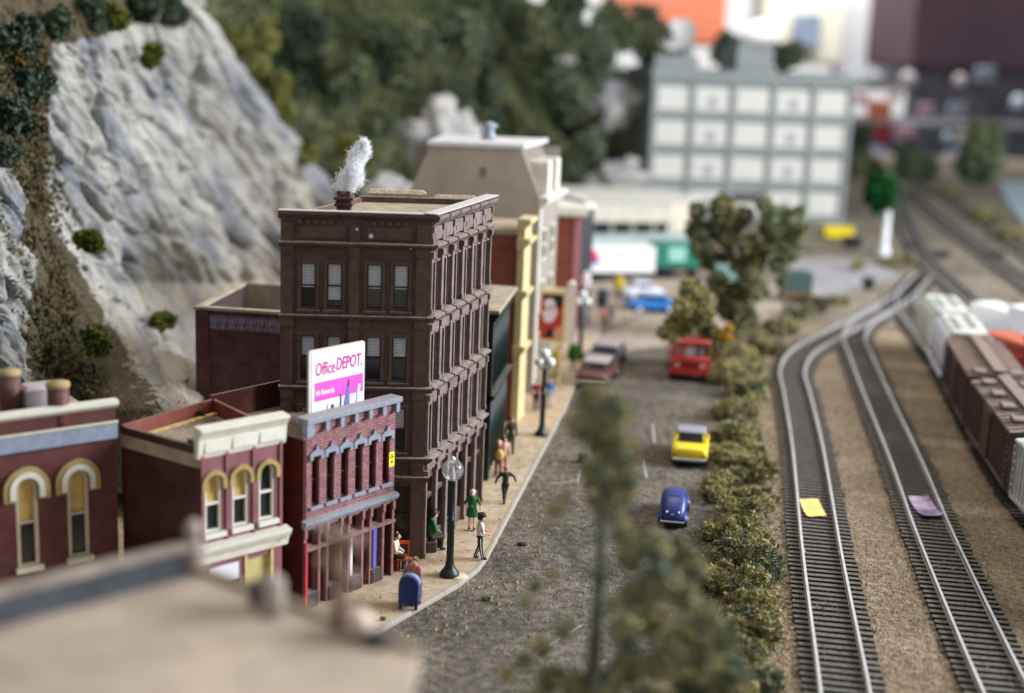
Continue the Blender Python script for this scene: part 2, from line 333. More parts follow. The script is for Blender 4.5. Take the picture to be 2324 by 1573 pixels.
tag(grains('leaf_litter', lit, 700, .015, .09, leafmat('litter_yellow', ((.34, .26, .14), (.22, .16, .09), (.42, .34, .2), (.28, .2, .12)), 5), 3), 'yellow leaf litter along the kerb')
wl = [at(*p) for p in ((700, 1440), (870, 1320), (900, 1290), (960, 1280), (1090, 1100), (1180, 1000), (1270, 930), (1090, 1280), (870, 1420))]
tag(grains('dirt_specks', wl, 260, .012, .05, leafmat('speck_brown', ((.22, .14, .07), (.33, .24, .12), (.12, .07, .03)), 5), 4, z=.18), 'brown specks of dirt on the sidewalk')
# ------------------------------------------------------------------ cliff
def lerp(a, b, t): return a+(b-a)*t
def pl(x, pts):
    if x <= pts[0][0]: return pts[0][1]
    for (a, b), (c, d) in zip(pts[:-1], pts[1:]):
        if x <= c: return lerp(b, d, (x-a)/(c-a))
    return pts[-1][1]
mrock = bpy.data.materials.new('grey_plaster_rock'); mrock.use_nodes = True
def rockmat(m):
    nt = m.node_tree; N = nt.nodes; L = nt.links; b = N['Principled BSDF']; b.inputs['Roughness'].default_value = .85; b.inputs['Specular IOR Level'].default_value = .25
    tc = N.new('ShaderNodeTexCoord'); fl = N.new('ShaderNodeAttribute'); fl.attribute_name = 'flow'
    def nz(sc, d, v): n = N.new('ShaderNodeTexNoise'); n.inputs['Scale'].default_value = sc; n.inputs['Detail'].default_value = d; n.inputs['Roughness'].default_value = .6; L.new(v, n.inputs['Vector']); return n.outputs[0]
    a = nz(1.1, 6, fl.outputs['Vector']); c = nz(4.5, 7, fl.outputs['Vector']); e = nz(.12, 3, tc.outputs['Object'])
    r1 = N.new('ShaderNodeValToRGB'); E = r1.color_ramp.elements; E[0].position = .28; E[0].color = (.075, .078, .088, 1); E[1].position = .68; E[1].color = (.47, .445, .395, 1)
    x = E.new(.40); x.color = (.22, .225, .24, 1); x = E.new(.50); x.color = (.345, .33, .30, 1)
    L.new(a, r1.inputs[0])
    r2 = N.new('ShaderNodeValToRGB'); E = r2.color_ramp.elements; E[0].position = .30; E[0].color = (.36, .365, .38, 1); E[1].position = .47; E[1].color = (1, 1, 1, 1); L.new(c, r2.inputs[0])
    mm = N.new('ShaderNodeMix'); mm.data_type = 'RGBA'; mm.blend_type = 'MULTIPLY'; mm.inputs[0].default_value = .7; L.new(r1.outputs[0], mm.inputs[6]); L.new(r2.outputs[0], mm.inputs[7])
    # tan stain in broad patches and low down
    sx = N.new('ShaderNodeSeparateXYZ'); L.new(tc.outputs['Object'], sx.inputs[0]); q = N.new('ShaderNodeMath'); q.operation = 'MULTIPLY_ADD'; L.new(sx.outputs['Z'], q.inputs[0]); q.inputs[1].default_value = -.055; q.inputs[2].default_value = .33
    q2 = N.new('ShaderNodeMath'); L.new(q.outputs[0], q2.inputs[0]); L.new(e, q2.inputs[1]); r3 = N.new('ShaderNodeMapRange'); r3.inputs[1].default_value = .42; r3.inputs[2].default_value = .85; r3.inputs[4].default_value = .8; L.new(q2.outputs[0], r3.inputs[0])
    mt = N.new('ShaderNodeMix'); mt.data_type = 'RGBA'; mt.blend_type = 'MULTIPLY'; mt.inputs[7].default_value = (.90, .74, .54, 1); L.new(r3.outputs[0], mt.inputs[0]); L.new(mm.outputs[2], mt.inputs[6])
    at_ = N.new('ShaderNodeAttribute'); at_.attribute_name = 'dirt'
    nd = nz(7, 8, tc.outputs['Object']); rd = N.new('ShaderNodeValToRGB'); E = rd.color_ramp.elements; E[0].position = .3; E[0].color = (.022, .022, .008, 1); E[1].position = .7; E[1].color = (.13, .095, .055, 1); L.new(nd, rd.inputs[0])
    n4 = nz(1.6, 6, tc.outputs['Object']); s = N.new('ShaderNodeMath'); s.operation = 'MULTIPLY_ADD'; L.new(n4, s.inputs[0]); s.inputs[1].default_value = .9; L.new(at_.outputs['Fac'], s.inputs[2])
    r4 = N.new('ShaderNodeMapRange'); r4.inputs[1].default_value = .86; r4.inputs[2].default_value = 1.0; L.new(s.outputs[0], r4.inputs[0])
    md = N.new('ShaderNodeMix'); md.data_type = 'RGBA'; L.new(r4.outputs[0], md.inputs[0]); L.new(mt.outputs[2], md.inputs[6]); L.new(rd.outputs[0], md.inputs[7])
    L.new(md.outputs[2], b.inputs['Base Color'])
    bp = N.new('ShaderNodeBump'); bp.inputs['Distance'].default_value = .18; L.new(c, bp.inputs['Height']); bp2 = N.new('ShaderNodeBump'); bp2.inputs['Distance'].default_value = .03; L.new(nd, bp2.inputs['Height']); L.new(bp.outputs[0], bp2.inputs['Normal'])
    L.new(bp2.outputs[0], b.inputs['Normal'])
rockmat(mrock)
right_edge = [(-200, 330), (0, 432), (120, 510), (250, 600), (450, 752), (900, 960)]
def cliffY(x, y):                                            # how far away the rock stands
    return pl(x, [(-400, 46), (0, 53), (100, 58), (250, 66), (450, 80), (600, 92), (760, 106), (1000, 112)]) + (700-y)*.014 - max(0, min(y, 930)-640)*.075*max(0, min(1, (x-130)/260))
NX, NY = 330, 300
dirt_c = [(-300, 40), (60, 60), (200, 75), (350, 70), (500, 80), (620, 125), (760, 150), (900, 190), (1100, 190)]
Vc = []; dirt = []; flow = []
NB = 14
for j in range(NY):
    y = lerp(-240, 1120, j/(NY-1)); xr = pl(y, right_edge); row = []
    for i in range(NX):
        t = i/(NX-1-NB)
        if i <= NX-1-NB:
            x = lerp(-330, xr, t); p = atY(x, y, cliffY(x, y))
        else:
            k = (i-(NX-1-NB))/NB; p = atY(xr, y, cliffY(xr, y)) + Vector((-2.5*k*k*3, 26*k, -1.5*k)); x = xr
        # displacement: slanted slabs and cracks, running down the slope
        fa, fb2 = (x*.87-y*.5)/60, (x*.5+y*.87)/320; q = Vector((fa, fb2, 0)); q = q+Vector((noise.noise(q*1.3), noise.noise(q*1.3+Vector((9, 4, 0))), 0))*.14
        h = 0; flow.append((fa, fb2, 0))
        for sc_, am in ((.55, 1.0), (1.25, .62), (2.9, .34), (6.5, .17)):
            ds, pt = noise.voronoi(q*sc_+Vector((sc_*3, sc_, .3))); c_ = pt[0]; e_ = q*sc_+Vector((sc_*3, sc_, .3))-c_
            hx, hy = noise.noise(c_*7.3+Vector((.5, .1, 0))), noise.noise(c_*5.1+Vector((3.7, 8.1, 0)))
            h += am*(.9*noise.noise(c_*3.7)+e_.x*(hx*2.2+.7)+e_.y*hy*1.2)
        cr_ = abs(noise.noise(q*1.6+Vector((2, 2, 2)))); h += .9*noise.noise(q*.35)+.10*noise.noise(q*11)-.75*max(0, 1-cr_*9); h *= p.y/70
        dc = pl(y, dirt_c); w = pl(y, [(0, 75), (300, 42), (500, 45), (650, 60), (760, 110), (900, 160)])
        yt = pl(x, [(-300, 120), (95, 105), (180, 88), (300, 48), (380, 5), (430, -40), (600, -200)])
        dv = max(0, min(1.1, .55+(yt-y)/55)) if y < yt+35 else 0
        dv = max(dv, 1.16-abs(x-dc)/w*.72, (x < 60 and y < 380)*.9)
        dv = max(0, min(1, dv)); dirt.append(dv)
        h *= 1-.62*dv
        Vc.append((p.x+h*.85, p.y-h*.65, p.z+h*.1))
Fc = [(j*NX+i, j*NX+i+1, (j+1)*NX+i+1, (j+1)*NX+i) for j in range(NY-1) for i in range(NX-1)]
cl = npmesh('cliff', Vc, Fc, mrock, smooth=True); tag(cl, kind='structure'); a = cl.data.attributes.new('dirt', 'FLOAT', 'POINT'); a.data.foreach_set('value', dirt)
a = cl.data.attributes.new('flow', 'FLOAT_VECTOR', 'POINT'); a.data.foreach_set('vector', np.array(flow, np.float32).ravel())
# ------------------------------------------------------------------ forested hill behind
base = [(-70, 60), (-40, 92), (-24, 110), (-13, 124), (-4, 132), (4, 141), (10, 150), (14, 160), (22, 178), (44, 200), (62, 230)]
crest = [(0, 34), (.2, 32), (.4, 30), (.52, 33), (.62, 32), (.70, 27), (.76, 20), (.8, 17), (.9, 13), (1, 10)]
NU, NV = 260, 110; Vh = []
def basep(u):
    t = u*(len(base)-1); i = min(int(t), len(base)-2); return Vector((*base[i], 0)).lerp(Vector((*base[i+1], 0)), t-i)
def hillp(u, v):
    p = basep(u); n = Vector((-.72, .69, 0)); hh = pl(u, crest); dpt = 40
    z = hh*(1-(1-min(1, v*1.15))**1.55)
    p = p+n*dpt*v; p.z = z-.3
    k = noise.noise(Vector((p.x, p.y, z))*.06)*3.2+noise.noise(Vector((p.x, p.y, z))*.2)*1.3+noise.noise(Vector((p.x, p.y, z))*.7)*.35
    e = min(1, v*8); return p+Vector((.5*k*e, -.6*k*e, .6*k*e))
for j in range(NV):
    for i in range(NU): Vh.append(tuple(hillp(i/(NU-1), j/(NV-1))))
Fh = [(j*NU+i, j*NU+i+1, (j+1)*NU+i+1, (j+1)*NU+i) for j in range(NV-1) for i in range(NU-1)]
mhill = leafmat('mossy_hill_turf', ((.025, .03, .018), (.04, .055, .03), (.08, .10, .05), (.15, .14, .08), (.05, .07, .04)), .12)
tag(npmesh('hill', Vh, Fh, mhill, smooth=True), kind='structure')
rng = np.random.default_rng(5)
mfor = leafmat('dark_wood_foliage', ((.02, .03, .02), (.05, .07, .046), (.09, .12, .075), (.18, .185, .09), (.065, .10, .065)), .14)
cs = []
for k in range(900):
    u, v = .1+.9*random.Random(k).random(), random.Random(k+9999).random()**.8
    p = hillp(u, v); dens = noise.noise(Vector((p.x*.07, p.y*.07, p.z*.09+4)))
    if dens < -.08 and v < .75: continue
    r = .6+1.7*random.Random(k*7).random()**1.5; cs.append((p.x, p.y-.3, p.z+r*.35, r, r, r*1.1))
V, F = leaves(cloud(cs, 90000, rng, .7), .36, rng); tag(npmesh('forest', V, F, mfor), 'dark mixed wood covering the hillside', kind='stuff')
pts = []
for k in range(52000):
    rr_ = random.Random(k+5); p = hillp(.05+.95*rr_.random(), rr_.random()**1.3); pts.append((p.x, p.y-.15, p.z+.15+.25*rr_.random()))
V, F = leaves(np.array(pts), .42, rng, 1.4); tag(npmesh('hill_turf', V, F, leafmat('hill_flock', ((.02, .032, .018), (.05, .075, .038), (.12, .14, .06), (.24, .22, .10), (.07, .11, .055), (.03, .048, .03)), .11)), 'mottled green and tan flock on the hillside', kind='stuff')
# rock outcrops on the hill
def rocks(name, label, px, Y, r, sc, seed, m=mrock):
    c = atY(*px, Y+(2.5 if seed in (1, 4) else 4.5)); o = []; k = 48; h = 34; vs = []; fs = []
    for i in range(h+1):
        th = math.pi*i/h
        for j in range(k):
            a = 2*math.pi*j/k; d = Vector((math.sin(th)*math.cos(a), math.sin(th)*math.sin(a), -math.cos(th)))
            q = d*1.3+Vector((seed*3.1, seed, 0)); ds, pt = noise.voronoi(q*1.7); f = 1+.5*noise.noise(q*1.1)+.55*noise.noise(pt[0]*4.1)+.2*abs(noise.noise(q*3))
            vs.append((c.x+d.x*r*sc[0]*f, c.y+d.y*r*sc[1]*f, c.z+d.z*r*sc[2]*f))
    for i in range(h):
        for j in range(k): fs.append((i*k+j, i*k+(j+1) % k, (i+1)*k+(j+1) % k, (i+1)*k+j))
    o = npmesh(name, vs, fs, m, smooth=True); return tag(o, label, 'rock')
mrk = mat('pale_outcrop_rock', (.30, .30, .31), .9, .35, .5, .1, 3, col2=(.46, .43, .39))
rocks('rock_outcrop', 'white rock face rising behind the beige gabled building', (1005, 325), 116, 2.3, (1.25, .9, 1.15), 1, mrk)
rocks('rock_outcrop', 'pale rock patch on the wooded slope left of the grey office block', (1390, 235), 150, 2.1, (1.3, .7, 1.2), 2, mrk)
rocks('rock_outcrop', 'grey blocky rock foot between the slope and the grey office block', (1400, 410), 140, 1.9, (1.5, .6, 1), 3, mrk)
rocks('rock_outcrop', 'small pale rock low on the green slope beside the cotton smoke', (888, 440), 106, 1.4, (1.3, .6, 1), 4, mrk)
# ================================================================== ROOM BEHIND THE LAYOUT
wallm = mat('room_white_wall', (.80, .80, .80), .8, .03, .02)
def rbox(name, label, cat, px0, px1, Y, depth, m, group=None, bv=1.0):
    a, c = atY(*px0, Y), atY(*px1, Y); b = MB(); b.box(min(a.x, c.x), max(a.x, c.x), Y, Y+depth, min(a.z, c.z), max(a.z, c.z), bv); return tag(b.build(name, m), label, cat, group)
b = MB(); b.box(-300, 420, 470, 474, -80, 260); tag(b.build('backdrop', wallm), kind='structure')
b = MB(); b.box(-300, 420, 200, 470, -81, -80); tag(b.build('room_floor', mat('room_floor', (.12, .11, .11), .8, .2, .02)), kind='structure')
rbox('cabinet', 'large dull maroon cabinet hanging over the far right shelf', 'cabinet', (2098, -160), (2500, 172), 300, 40, mat('dull_maroon', (.10, .055, .075), .6, .15, .05))
rbox('shelf', 'long dark shelf full of odds and ends under the maroon cabinet', 'shelf', (1950, 265), (2520, 400), 292, 14, mat('shelf_dark', (.10, .10, .115), .7, .3, .1))
rbox('dark_board', 'dark back board between the maroon cabinet and the shelf', 'board', (2075, 100), (2520, 300), 312, 3, mat('shelf_back', (.26, .24, .28), .7, .5, .12), bv=.3)
rbox('orange_banner', 'orange and salmon banner hung high behind the wooded hill', 'banner', (1375, -120), (1642, 108), 330, 3, mat('orange_banner', (.72, .17, .05), .7, .25, .05, col2=(.62, .26, .20)))
rbox('pale_cupboard', 'pale cream cupboard standing behind the grey office roof', 'cupboard', (1745, -120), (1905, 150), 340, 20, mat('cupboard_cream', (.70, .68, .56), .7, .05, .05))
rbox('wall_screen', 'small blue grey screen on the pale cream cupboard', 'screen', (1805, 30), (1858, 108), 338, 1.5, mat('screen_bluegrey', (.22, .27, .36), .4, .2, .1), bv=.2)
c = atY(1570, 110, 330)
for (px, py, r, nm, lab) in ((1725, 88, 4.2, 'round_lamp', 'round white globe behind the middle of the office roof'), ):
    c = atY(px, py, 325); b = MB(); b.ball((c.x, c.y, c.z), r, 16); tag(b.build(nm, G['white']), lab, 'globe')
rbox('white_drape', 'broad white drape behind the right end of the office roof', 'drape', (1925, -150), (2092, 210), 345, 6, mat('drape_white', (.82, .82, .86), .8, .03, .05), bv=2)
cols = [((.55, .6, .7), 'pale blue'), ((.60, .54, .56), 'pinkish white'), ((.70, .2, .12), 'orange red'), ((.35, .02, .03), 'deep red'), ((.45, .5, .75), 'light blue'), ((.10, .11, .16), 'navy'), ((.5, .3, .36), 'dusty pink'), ((.6, .68, .8), 'ice blue'), ((.03, .03, .035), 'black'), ((.62, .55, .55), 'beige pink'), ((.3, .34, .42), 'slate blue')]
spots = [(1985, 175, 22, 0), (2060, 180, 30, 1), (1995, 250, 26, 2), (1998, 302, 22, 3), (1990, 350, 20, 4), (2052, 305, 22, 6), (2178, 182, 22, 1), (2172, 250, 18, 10), (2150, 310, 17, 7), (2186, 312, 17, 9), (2028, 372, 24, 8), (2168, 362, 22, 4), (2310, 232, 26, 7), (2235, 170, 20, 10), (1955, 225, 14, 6), (2075, 345, 18, 5), (2100, 250, 16, 6), (2240, 300, 20, 5), (1935, 170, 18, 7), (2030, 215, 14, 9)]
places = ['at the left end of the far shelf', 'under the edge of the maroon cabinet', 'on the shelf past the office block', 'stacked on the far dark shelf', 'low in front of the far shelf', 'in the middle of the shelf clutter', 'below the maroon cabinet', 'beside its twin low on the shelf', 'right of the first of two shelf discs', 'just above the far tracks', 'at the foot of the shelf clutter', 'near the light blue pond edge', 'at the far right of the shelf', 'high on the back of the shelf', 'against the corner of the office block', 'low between two other trinkets', 'left of the shelf post', 'behind the dark bushes', 'above the office corner', 'under the white drape']
for i, (x, y, r, k) in enumerate(spots):
    c = atY(x, y, 284+i*.3); s = r/3100*285*(.62 if k in (1, 7, 0) else .95); b = MB()
    if k in (1, 7, 0): b.lathe((c.x, c.y, c.z-s), [(s*.5, 0), (s*.9, s*.3), (s, s), (s*.8, s*1.6), (s*.35, s*2)], 14)
    else: b.box(c.x-s, c.x+s, c.y-s*.6, c.y+s*.6, c.z-s*.9, c.z+s*.9, s*.15)
    nm = 'jar' if k in (1, 7, 0) else 'carton'
    tag(b.build(nm, flat('trinket_%d' % k, cols[k][0])), '%s %s %s' % (cols[k][1], nm, places[i]), nm, 'odds and ends on the far shelf')
# ================================================================== BUILDINGS
def wall(b, s0, s1, z0, z1, ops, n=0.0, depth=.2):
    """front skin with rectangular openings, reveals going inward"""
    ss = sorted({s0, s1, *[o[0] for o in ops], *[o[1] for o in ops]}); zz = sorted({z0, z1, *[o[2] for o in ops], *[o[3] for o in ops]})
    for a, c in zip(ss[:-1], ss[1:]):
        for e, g in zip(zz[:-1], zz[1:]):
            ms, mz = (a+c)/2, (e+g)/2
            if any(o[0] < ms < o[1] and o[2] < mz < o[3] for o in ops): continue
            b.face([(a, n, e), (c, n, e), (c, n, g), (a, n, g)])
    for a, c, e, g in ops:
        m = n-depth
        b.face([(a, n, e), (a, m, e), (a, m, g), (a, n, g)]); b.face([(c, n, e), (c, n, g), (c, m, g), (c, m, e)])
        b.face([(a, n, g), (a, m, g), (c, m, g), (c, n, g)]); b.face([(a, n, e), (c, n, e), (c, m, e), (a, m, e)])
def window(fr, parent, o, n, fm, gm=None, bar=.05, mid=True, blind=0, bm=None, blabel=None, arch=False):
    a, c, e, g = o; b = MB(fr)
    b.box(a, a+bar, n-.05, n+.05, e, g); b.box(c-bar, c, n-.05, n+.05, e, g); b.box(a+bar, c-bar, n-.05, n+.05, e, e+bar); b.box(a+bar, c-bar, n-.05, n+.05, g-bar, g)
    zm = (e+g)/2
    if mid: b.box(a+bar, c-bar, n-.04, n+.045, zm-bar*.45, zm+bar*.45)
    w = b.build('window', fm, parent)
    p = MB(fr); p.box(a+bar*.5, c-bar*.5, n-.09, n-.055, e+bar*.5, g-bar*.5); p.build('pane', gm or G['glass'], w)
    if blind:
        q = MB(fr); zb = g-bar-(g-e)*blind; z = g-bar
        while z > zb: q.box(a+bar, c-bar, n-.054, n-.040, z-.040, z-.004); z -= .052
        q.build('blind', bm or flat('blind_white', (.84, .87, .92), .4), w)
    return w
# ---- the tall brown block
C0 = at(955, 1277); FL = at(637, 487, 12.52); FR = at(1112, 453, 12.52)
C0 = Vector((-2.99, 46.65, 0)); LB = Vector((-8.03, 46.22, 0)); RB = Vector((-1.09, 53.3, 0)); H = 12.5
bb = root('brown_office_block', 'tall brown four storey stone block with white smoke on its roof', 'building', C0)
ff = Fr(LB, C0, z=.17); fs = Fr(C0, RB, z=.17); H = 12.38; PITCHF = 2.55
wx = [(.68, 1.2), (1.58, 2.1), (2.95, 3.47), (3.86, 4.38)]
ops = [(a, c, 9.15-k*PITCHF, 10.72-k*PITCHF) for k in range(3) for a, c in wx]
g_ops = [(.5, 2.3, .5, 2.75), (2.75, 4.6, .5, 2.75)]
b = MB(ff); wall(b, 0, ff.L, 0, H, ops+g_ops, 0, .22)
b.build('front_wall', G['brown'], bb)
b = MB(ff)                                     # pilasters, ledges, panels
for a, c in ((0, .42), (2.34, 2.68), (ff.L-.42, ff.L)):
    b.box(a, c, .004, .09, 0, H-.3)
    for z in (3.75, 6.28, 8.83, 11.35): b.box(a-.03*(a > 0), c+.03*(c < 5), .094, .15, z-.32, z-.04)
for k in range(3):
    for a, c in ((.42, 2.34), (2.68, ff.L-.42)): b.box(a, c, .004, .045, 9.05-k*PITCHF-.2, 9.05-k*PITCHF-.04)
b.build('pilaster', G['brown'], bb)
for z, pr in ((3.62, .22), (2.9, .16), (6.18, .2), (8.72, .2), (11.25, .24)):
    b = MB(ff); b.profile(-.06, ff.L+.22, [(0, z), (.1, z+.02), (pr, z+.14), (pr, z+.2), (0, z+.24)]); b.build('ledge', G['brown'], bb)
b = MB(ff)
for a, c in ((.58, 2.2), (2.84, 4.48)):
    b.box(a, c, .004, .05, 11.56, 12.0, .015); b.box(a+.1, c-.1, .05, .062, 11.62, 11.94)
    s = a
    while s < c-.1: b.box(s, s+.12, .004, .12, 12.08, 12.22); s += .27
b.build('frieze', G['brown'], bb)
rr = random.Random(9)
for cs_, cz_, cr_ in ((3.06, 11.70, .10), (2.58, 11.93, .05), (4.42, 11.33, .025)):
    b = MB(ff); nn = .063 if cs_ == 3.06 else .095 if cs_ < 3 else .25
    b.slab([(cs_+cr_*(.6+.6*rr.random())*math.cos(6.283*i/9), cz_+cr_*(.6+.7*rr.random())*math.sin(6.283*i/9)) for i in range(9)], nn, nn+.004); b.build('paint_chip', flat('chip_white', (.62, .60, .66)), bb, 'bare white paint chip')
for i, o in enumerate(ops):
    b = MB(ff); a, c, e, g = o
    for q in ((a-.1, a, e-.06, g+.1), (c, c+.1, e-.06, g+.1), (a, c, g, g+.1)): b.box(q[0], q[1], .005, .06, q[2], q[3])
    b.box(a-.14, c+.14, .005, .12, e-.14, e-.06)
    b.build('window_surround', G['brown'], bb)
    window(ff, bb, o, -.075, G['brownd'], bar=.045, blind=[.5, .78, .5, .5, .42, .42, .4, .4, .45, .45, .45, .45][i])
for o in g_ops: window(ff, bb, o, -.14, G['brownd'], flat('shop_glass_olive', (.035, .035, .018), .2), bar=.07)
# street side, six bays
NB6 = 6; bw = fs.L/NB6; so = []
for k in range(3):
    for i in range(NB6):
        s = i*bw
        so += [(s+.2, s+bw/2-.045, 9.0-k*PITCHF, 10.85-k*PITCHF), (s+bw/2+.045, s+bw-.2, 9.0-k*PITCHF, 10.85-k*PITCHF)]
sg = [(i*bw+.16, (i+1)*bw-.16, .55, 2.1) for i in range(NB6)]+[(i*bw+.16, (i+1)*bw-.16, 2.25, 2.85) for i in range(NB6)]
b = MB(fs); wall(b, 0, fs.L, 0, H, so+sg, 0, .34); b.build('side_wall', G['brown'], bb)
for i in range(NB6+1):
    s = i*bw; b = MB(fs); a, c = max(0, s-.11), min(fs.L, s+.11)
    for z0, z1 in ((0, 3.3), (3.9, 6.1), (6.45, 8.65), (9.0, 11.2), (11.5, 12.1)):
        b.box(a, c, .004, .13, z0, z1); b.box(max(0, a-.03), min(fs.L, c+.03), .13, .19, z1-.22, z1); b.box(max(0, a-.02), min(fs.L, c+.02), .13, .16, z0, z0+.18)
    b.build('pilaster', G['litbrown'], bb)
for zt in (3.55, 6.18, 8.72, 11.25):
    b = MB(fs)
    for i in range(NB6):
        a, c = i*bw+.1, (i+1)*bw-.06
        b.profile(a, c, [(.004, zt-.04), (.14, zt), (.30, zt+.13), (.30, zt+.2), (.004, zt+.26)])
    b.build('ledge', G['litbrown'], bb)
for k in range(4):
    b = MB(fs)
    for i in range(NB6):
        a, c = i*bw+.2, (i+1)*bw-.2; z = 8.3-k*PITCHF
        if k < 3:
            b.box(a-.04, c+.04, .004, .1, z+.02, z+.32, .01); b.box(a, c, .005, .17, z+.56+.1, z+.56+.15)
            b.box((a+c)/2-.05, (a+c)/2+.05, -.06, .06, z+.72, z+2.5)
            for w0 in (a-.02, (a+c)/2+.05): b.box(w0, w0+(c-a)/2-.04, -.1, .09, z+2.5, z+2.56)
        else: b.box(a-.06, c+.06, .004, .12, 11.58, 12.05, .012); b.box(a+.04, c-.04, .12, .14, 11.66, 11.97)
    b.build('spandrel_panel', G['litbrown'], bb)
for o in so: window(fs, bb, o, -.24, G['brownd'], flat('black_pane', (.006, .006, .008), .35), bar=.03)
for o in sg: window(fs, bb, o, -.26, G['brownd'], bar=.05, mid=False)
b = MB(fs)
for i in range(NB6):
    a = i*bw+.06; c = (i+1)*bw-.06
    b.profile(a, c, [(.004, 12.08), (.12, 12.1), (.2, 12.2), (.33, 12.3), (.36, 12.38), (.36, 12.44), (-.2, 12.46), (-.2, 12.08)])
b.box(-.05, fs.L, -.25, .1, 12.42, 12.52); b.build('cornice', G['litbrown'], bb)
b = MB(ff); b.profile(-.08, ff.L+.3, [(-.2, 12.2), (.02, 12.24), (.1, 12.34), (.2, 12.4), (.2, 12.48), (-.2, 12.5)]); b.build('cornice', G['brown'], bb)
b = MB(fs); b.box(-.2, fs.L, -.16, .37, 12.522, 12.56, .012); b.build('coping', mat('pale_dusty_coping', (.52, .48, .47), .7, .12, 5), bb)
b = MB(ff); b.box(-.08, ff.L-.2, -.17, .19, 12.5, 12.54, .012); b.build('coping', mat('pale_dusty_coping', (.52, .48, .47)), bb)
BL = LB+fs.d*6.9
b = MB(); pol = [(LB.x+.1, LB.y+.1), (C0.x-.1, C0.y+.1), (RB.x-.1, RB.y), (BL.x, BL.y)]; b.prism(pol, 12.1, 12.3)
b.build('roof', G['tan'], bb)
b = MB(); f2 = Fr(BL, RB, z=.17); b.fr = f2; b.box(0, f2.L, 0, .2, 0, 12.35); b.fr = Fr(LB, BL, z=.17); b.box(0, 6.9, 0, .18, 0, 12.3)
b.build('back_wall', G['brown'], bb)
b = MB(f2); b.box(.3, 2.6, -.9, -.3, 11.9, 12.55, .12); b.box(2.9, 4.6, -.75, -.35, 11.9, 12.42, .1); b.build('roof_lump', mat('chipped_plaster', (.42, .34, .24), .9, .3, 6, .05, 10), bb)
# chimney and cotton smoke
cp = at(778, 486, 12.5)+Vector((0, .35, 0)); b = MB()
for w, z0, z1 in ((.24, 11.9, 12.75), (.31, 12.75, 12.87), (.26, 12.87, 12.97), (.33, 12.97, 13.08), (.22, 13.08, 13.28)): b.box(cp.x-w, cp.x+w, cp.y-w, cp.y+w, z0, z1, .02)
ch = b.build('chimney', G['darkbrick'], bb)
rs = random.Random(3); V = []; Fq = []
for k in range(7500):
    t = rs.random()**.9; w = pl(t, [(0, .2), (.12, .42), (.45, .38), (.8, .30), (1, .08)]); a = rs.random()*6.28; r = w*rs.random()**.55*(1+.35*math.sin(a*2+t*9))
    c = Vector((cp.x+.02+t*.62+r*math.cos(a), cp.y+r*math.sin(a), 13.2+t*1.75+rs.gauss(0, .05)))
    d = Vector((rs.gauss(.25, .45), rs.gauss(0, .4), rs.gauss(.55, .45))).normalized()*(.08+.14*rs.random()); q = d.cross(Vector((rs.gauss(0, 1), rs.gauss(0, 1), rs.gauss(0, 1)))).normalized()*.006
    i = len(V); V += [c-q, c+q, c+d+q, c+d-q]; Fq.append((i, i+1, i+2, i+3))
mcot = bpy.data.materials.new('white_cotton'); mcot.use_nodes = True; n_ = mcot.node_tree; n_.nodes.remove(n_.nodes['Principled BSDF'])
ad = n_.nodes.new('ShaderNodeAddShader'); d1 = n_.nodes.new('ShaderNodeBsdfDiffuse'); d2 = n_.nodes.new('ShaderNodeBsdfTranslucent'); d1.inputs[0].default_value = (.5, .5, .5, 1); d2.inputs[0].default_value = (.47, .47, .48, 1)
n_.links.new(d1.outputs[0], ad.inputs[0]); n_.links.new(d2.outputs[0], ad.inputs[1]); n_.links.new(ad.outputs[0], n_.nodes['Material Output'].inputs[0])
npmesh('smoke', V, Fq, mcot, bb)
# ---- purple brick shop
L3 = Vector((-6.5, 41.7, 0)); R3 = Vector((-3.88, 45.01, 0)); f3 = Fr(L3, R3, z=.17)
pb = root('purple_brick_shop', 'purple brick shop with a billboard behind its grey cornice', 'building', L3)
LL = f3.L; wn = [(LL*(.085+i*.155), LL*(.085+i*.155)+.34, 3.45, 5.15) for i in range(6)]
b = MB(f3); wall(b, 0, LL, 2.9, 6.1, wn, 0, .22); b.build('brick_wall', G['purplebrick'], pb)
for o in wn:
    w = window(f3, pb, o, -.17, G['maroond'], flat('reddish_glass', (.05, .014, .012), .3), bar=.05)
    b = MB(f3); a, c, e, g = o; m_ = (a+c)/2
    b.slab([(a-.13, g-.12), (a, g-.12), (a, g), (c, g), (c, g-.12), (c+.13, g-.12), (c+.13, g+.1), (c+.02, g+.16), (m_+.07, g+.2), (m_, g+.36), (m_-.07, g+.2), (a-.02, g+.16), (a-.13, g+.1)], .004, .09)
    b.build('window_hood', G['greytrim'], pb)
    b = MB(f3); b.box(a-.1, c+.1, -.1, .1, e-.1, e); b.build('window_sill', G['greytrim'], pb)
b = MB(f3); b.box(-.1, LL+.02, -.25, .3, 6.32, 6.5, .01); b.box(-.1, .12, .02, .28, 5.9, 6.32)
for i in range(7): s = .14+i*(LL-.3)/6; b.slab([(s, 6.31), (s, 6.02), (s+.03, 5.95), (s+.13, 5.95), (s+.16, 6.02), (s+.16, 6.31)], .0, .2)
b.build('cornice', G['greytrim'], pb)
b = MB(f3); b.box(.12, LL, .003, .06, 6.0, 6.31); b.build('cornice_panel', G['purplebrick'], pb)
b = MB(f3); b.profile(-.06, LL+.06, [(0, 2.78), (.12, 2.8), (.2, 2.92), (.2, 3.02), (0, 3.06)]); b.build('ledge', G['greytrim'], pb)
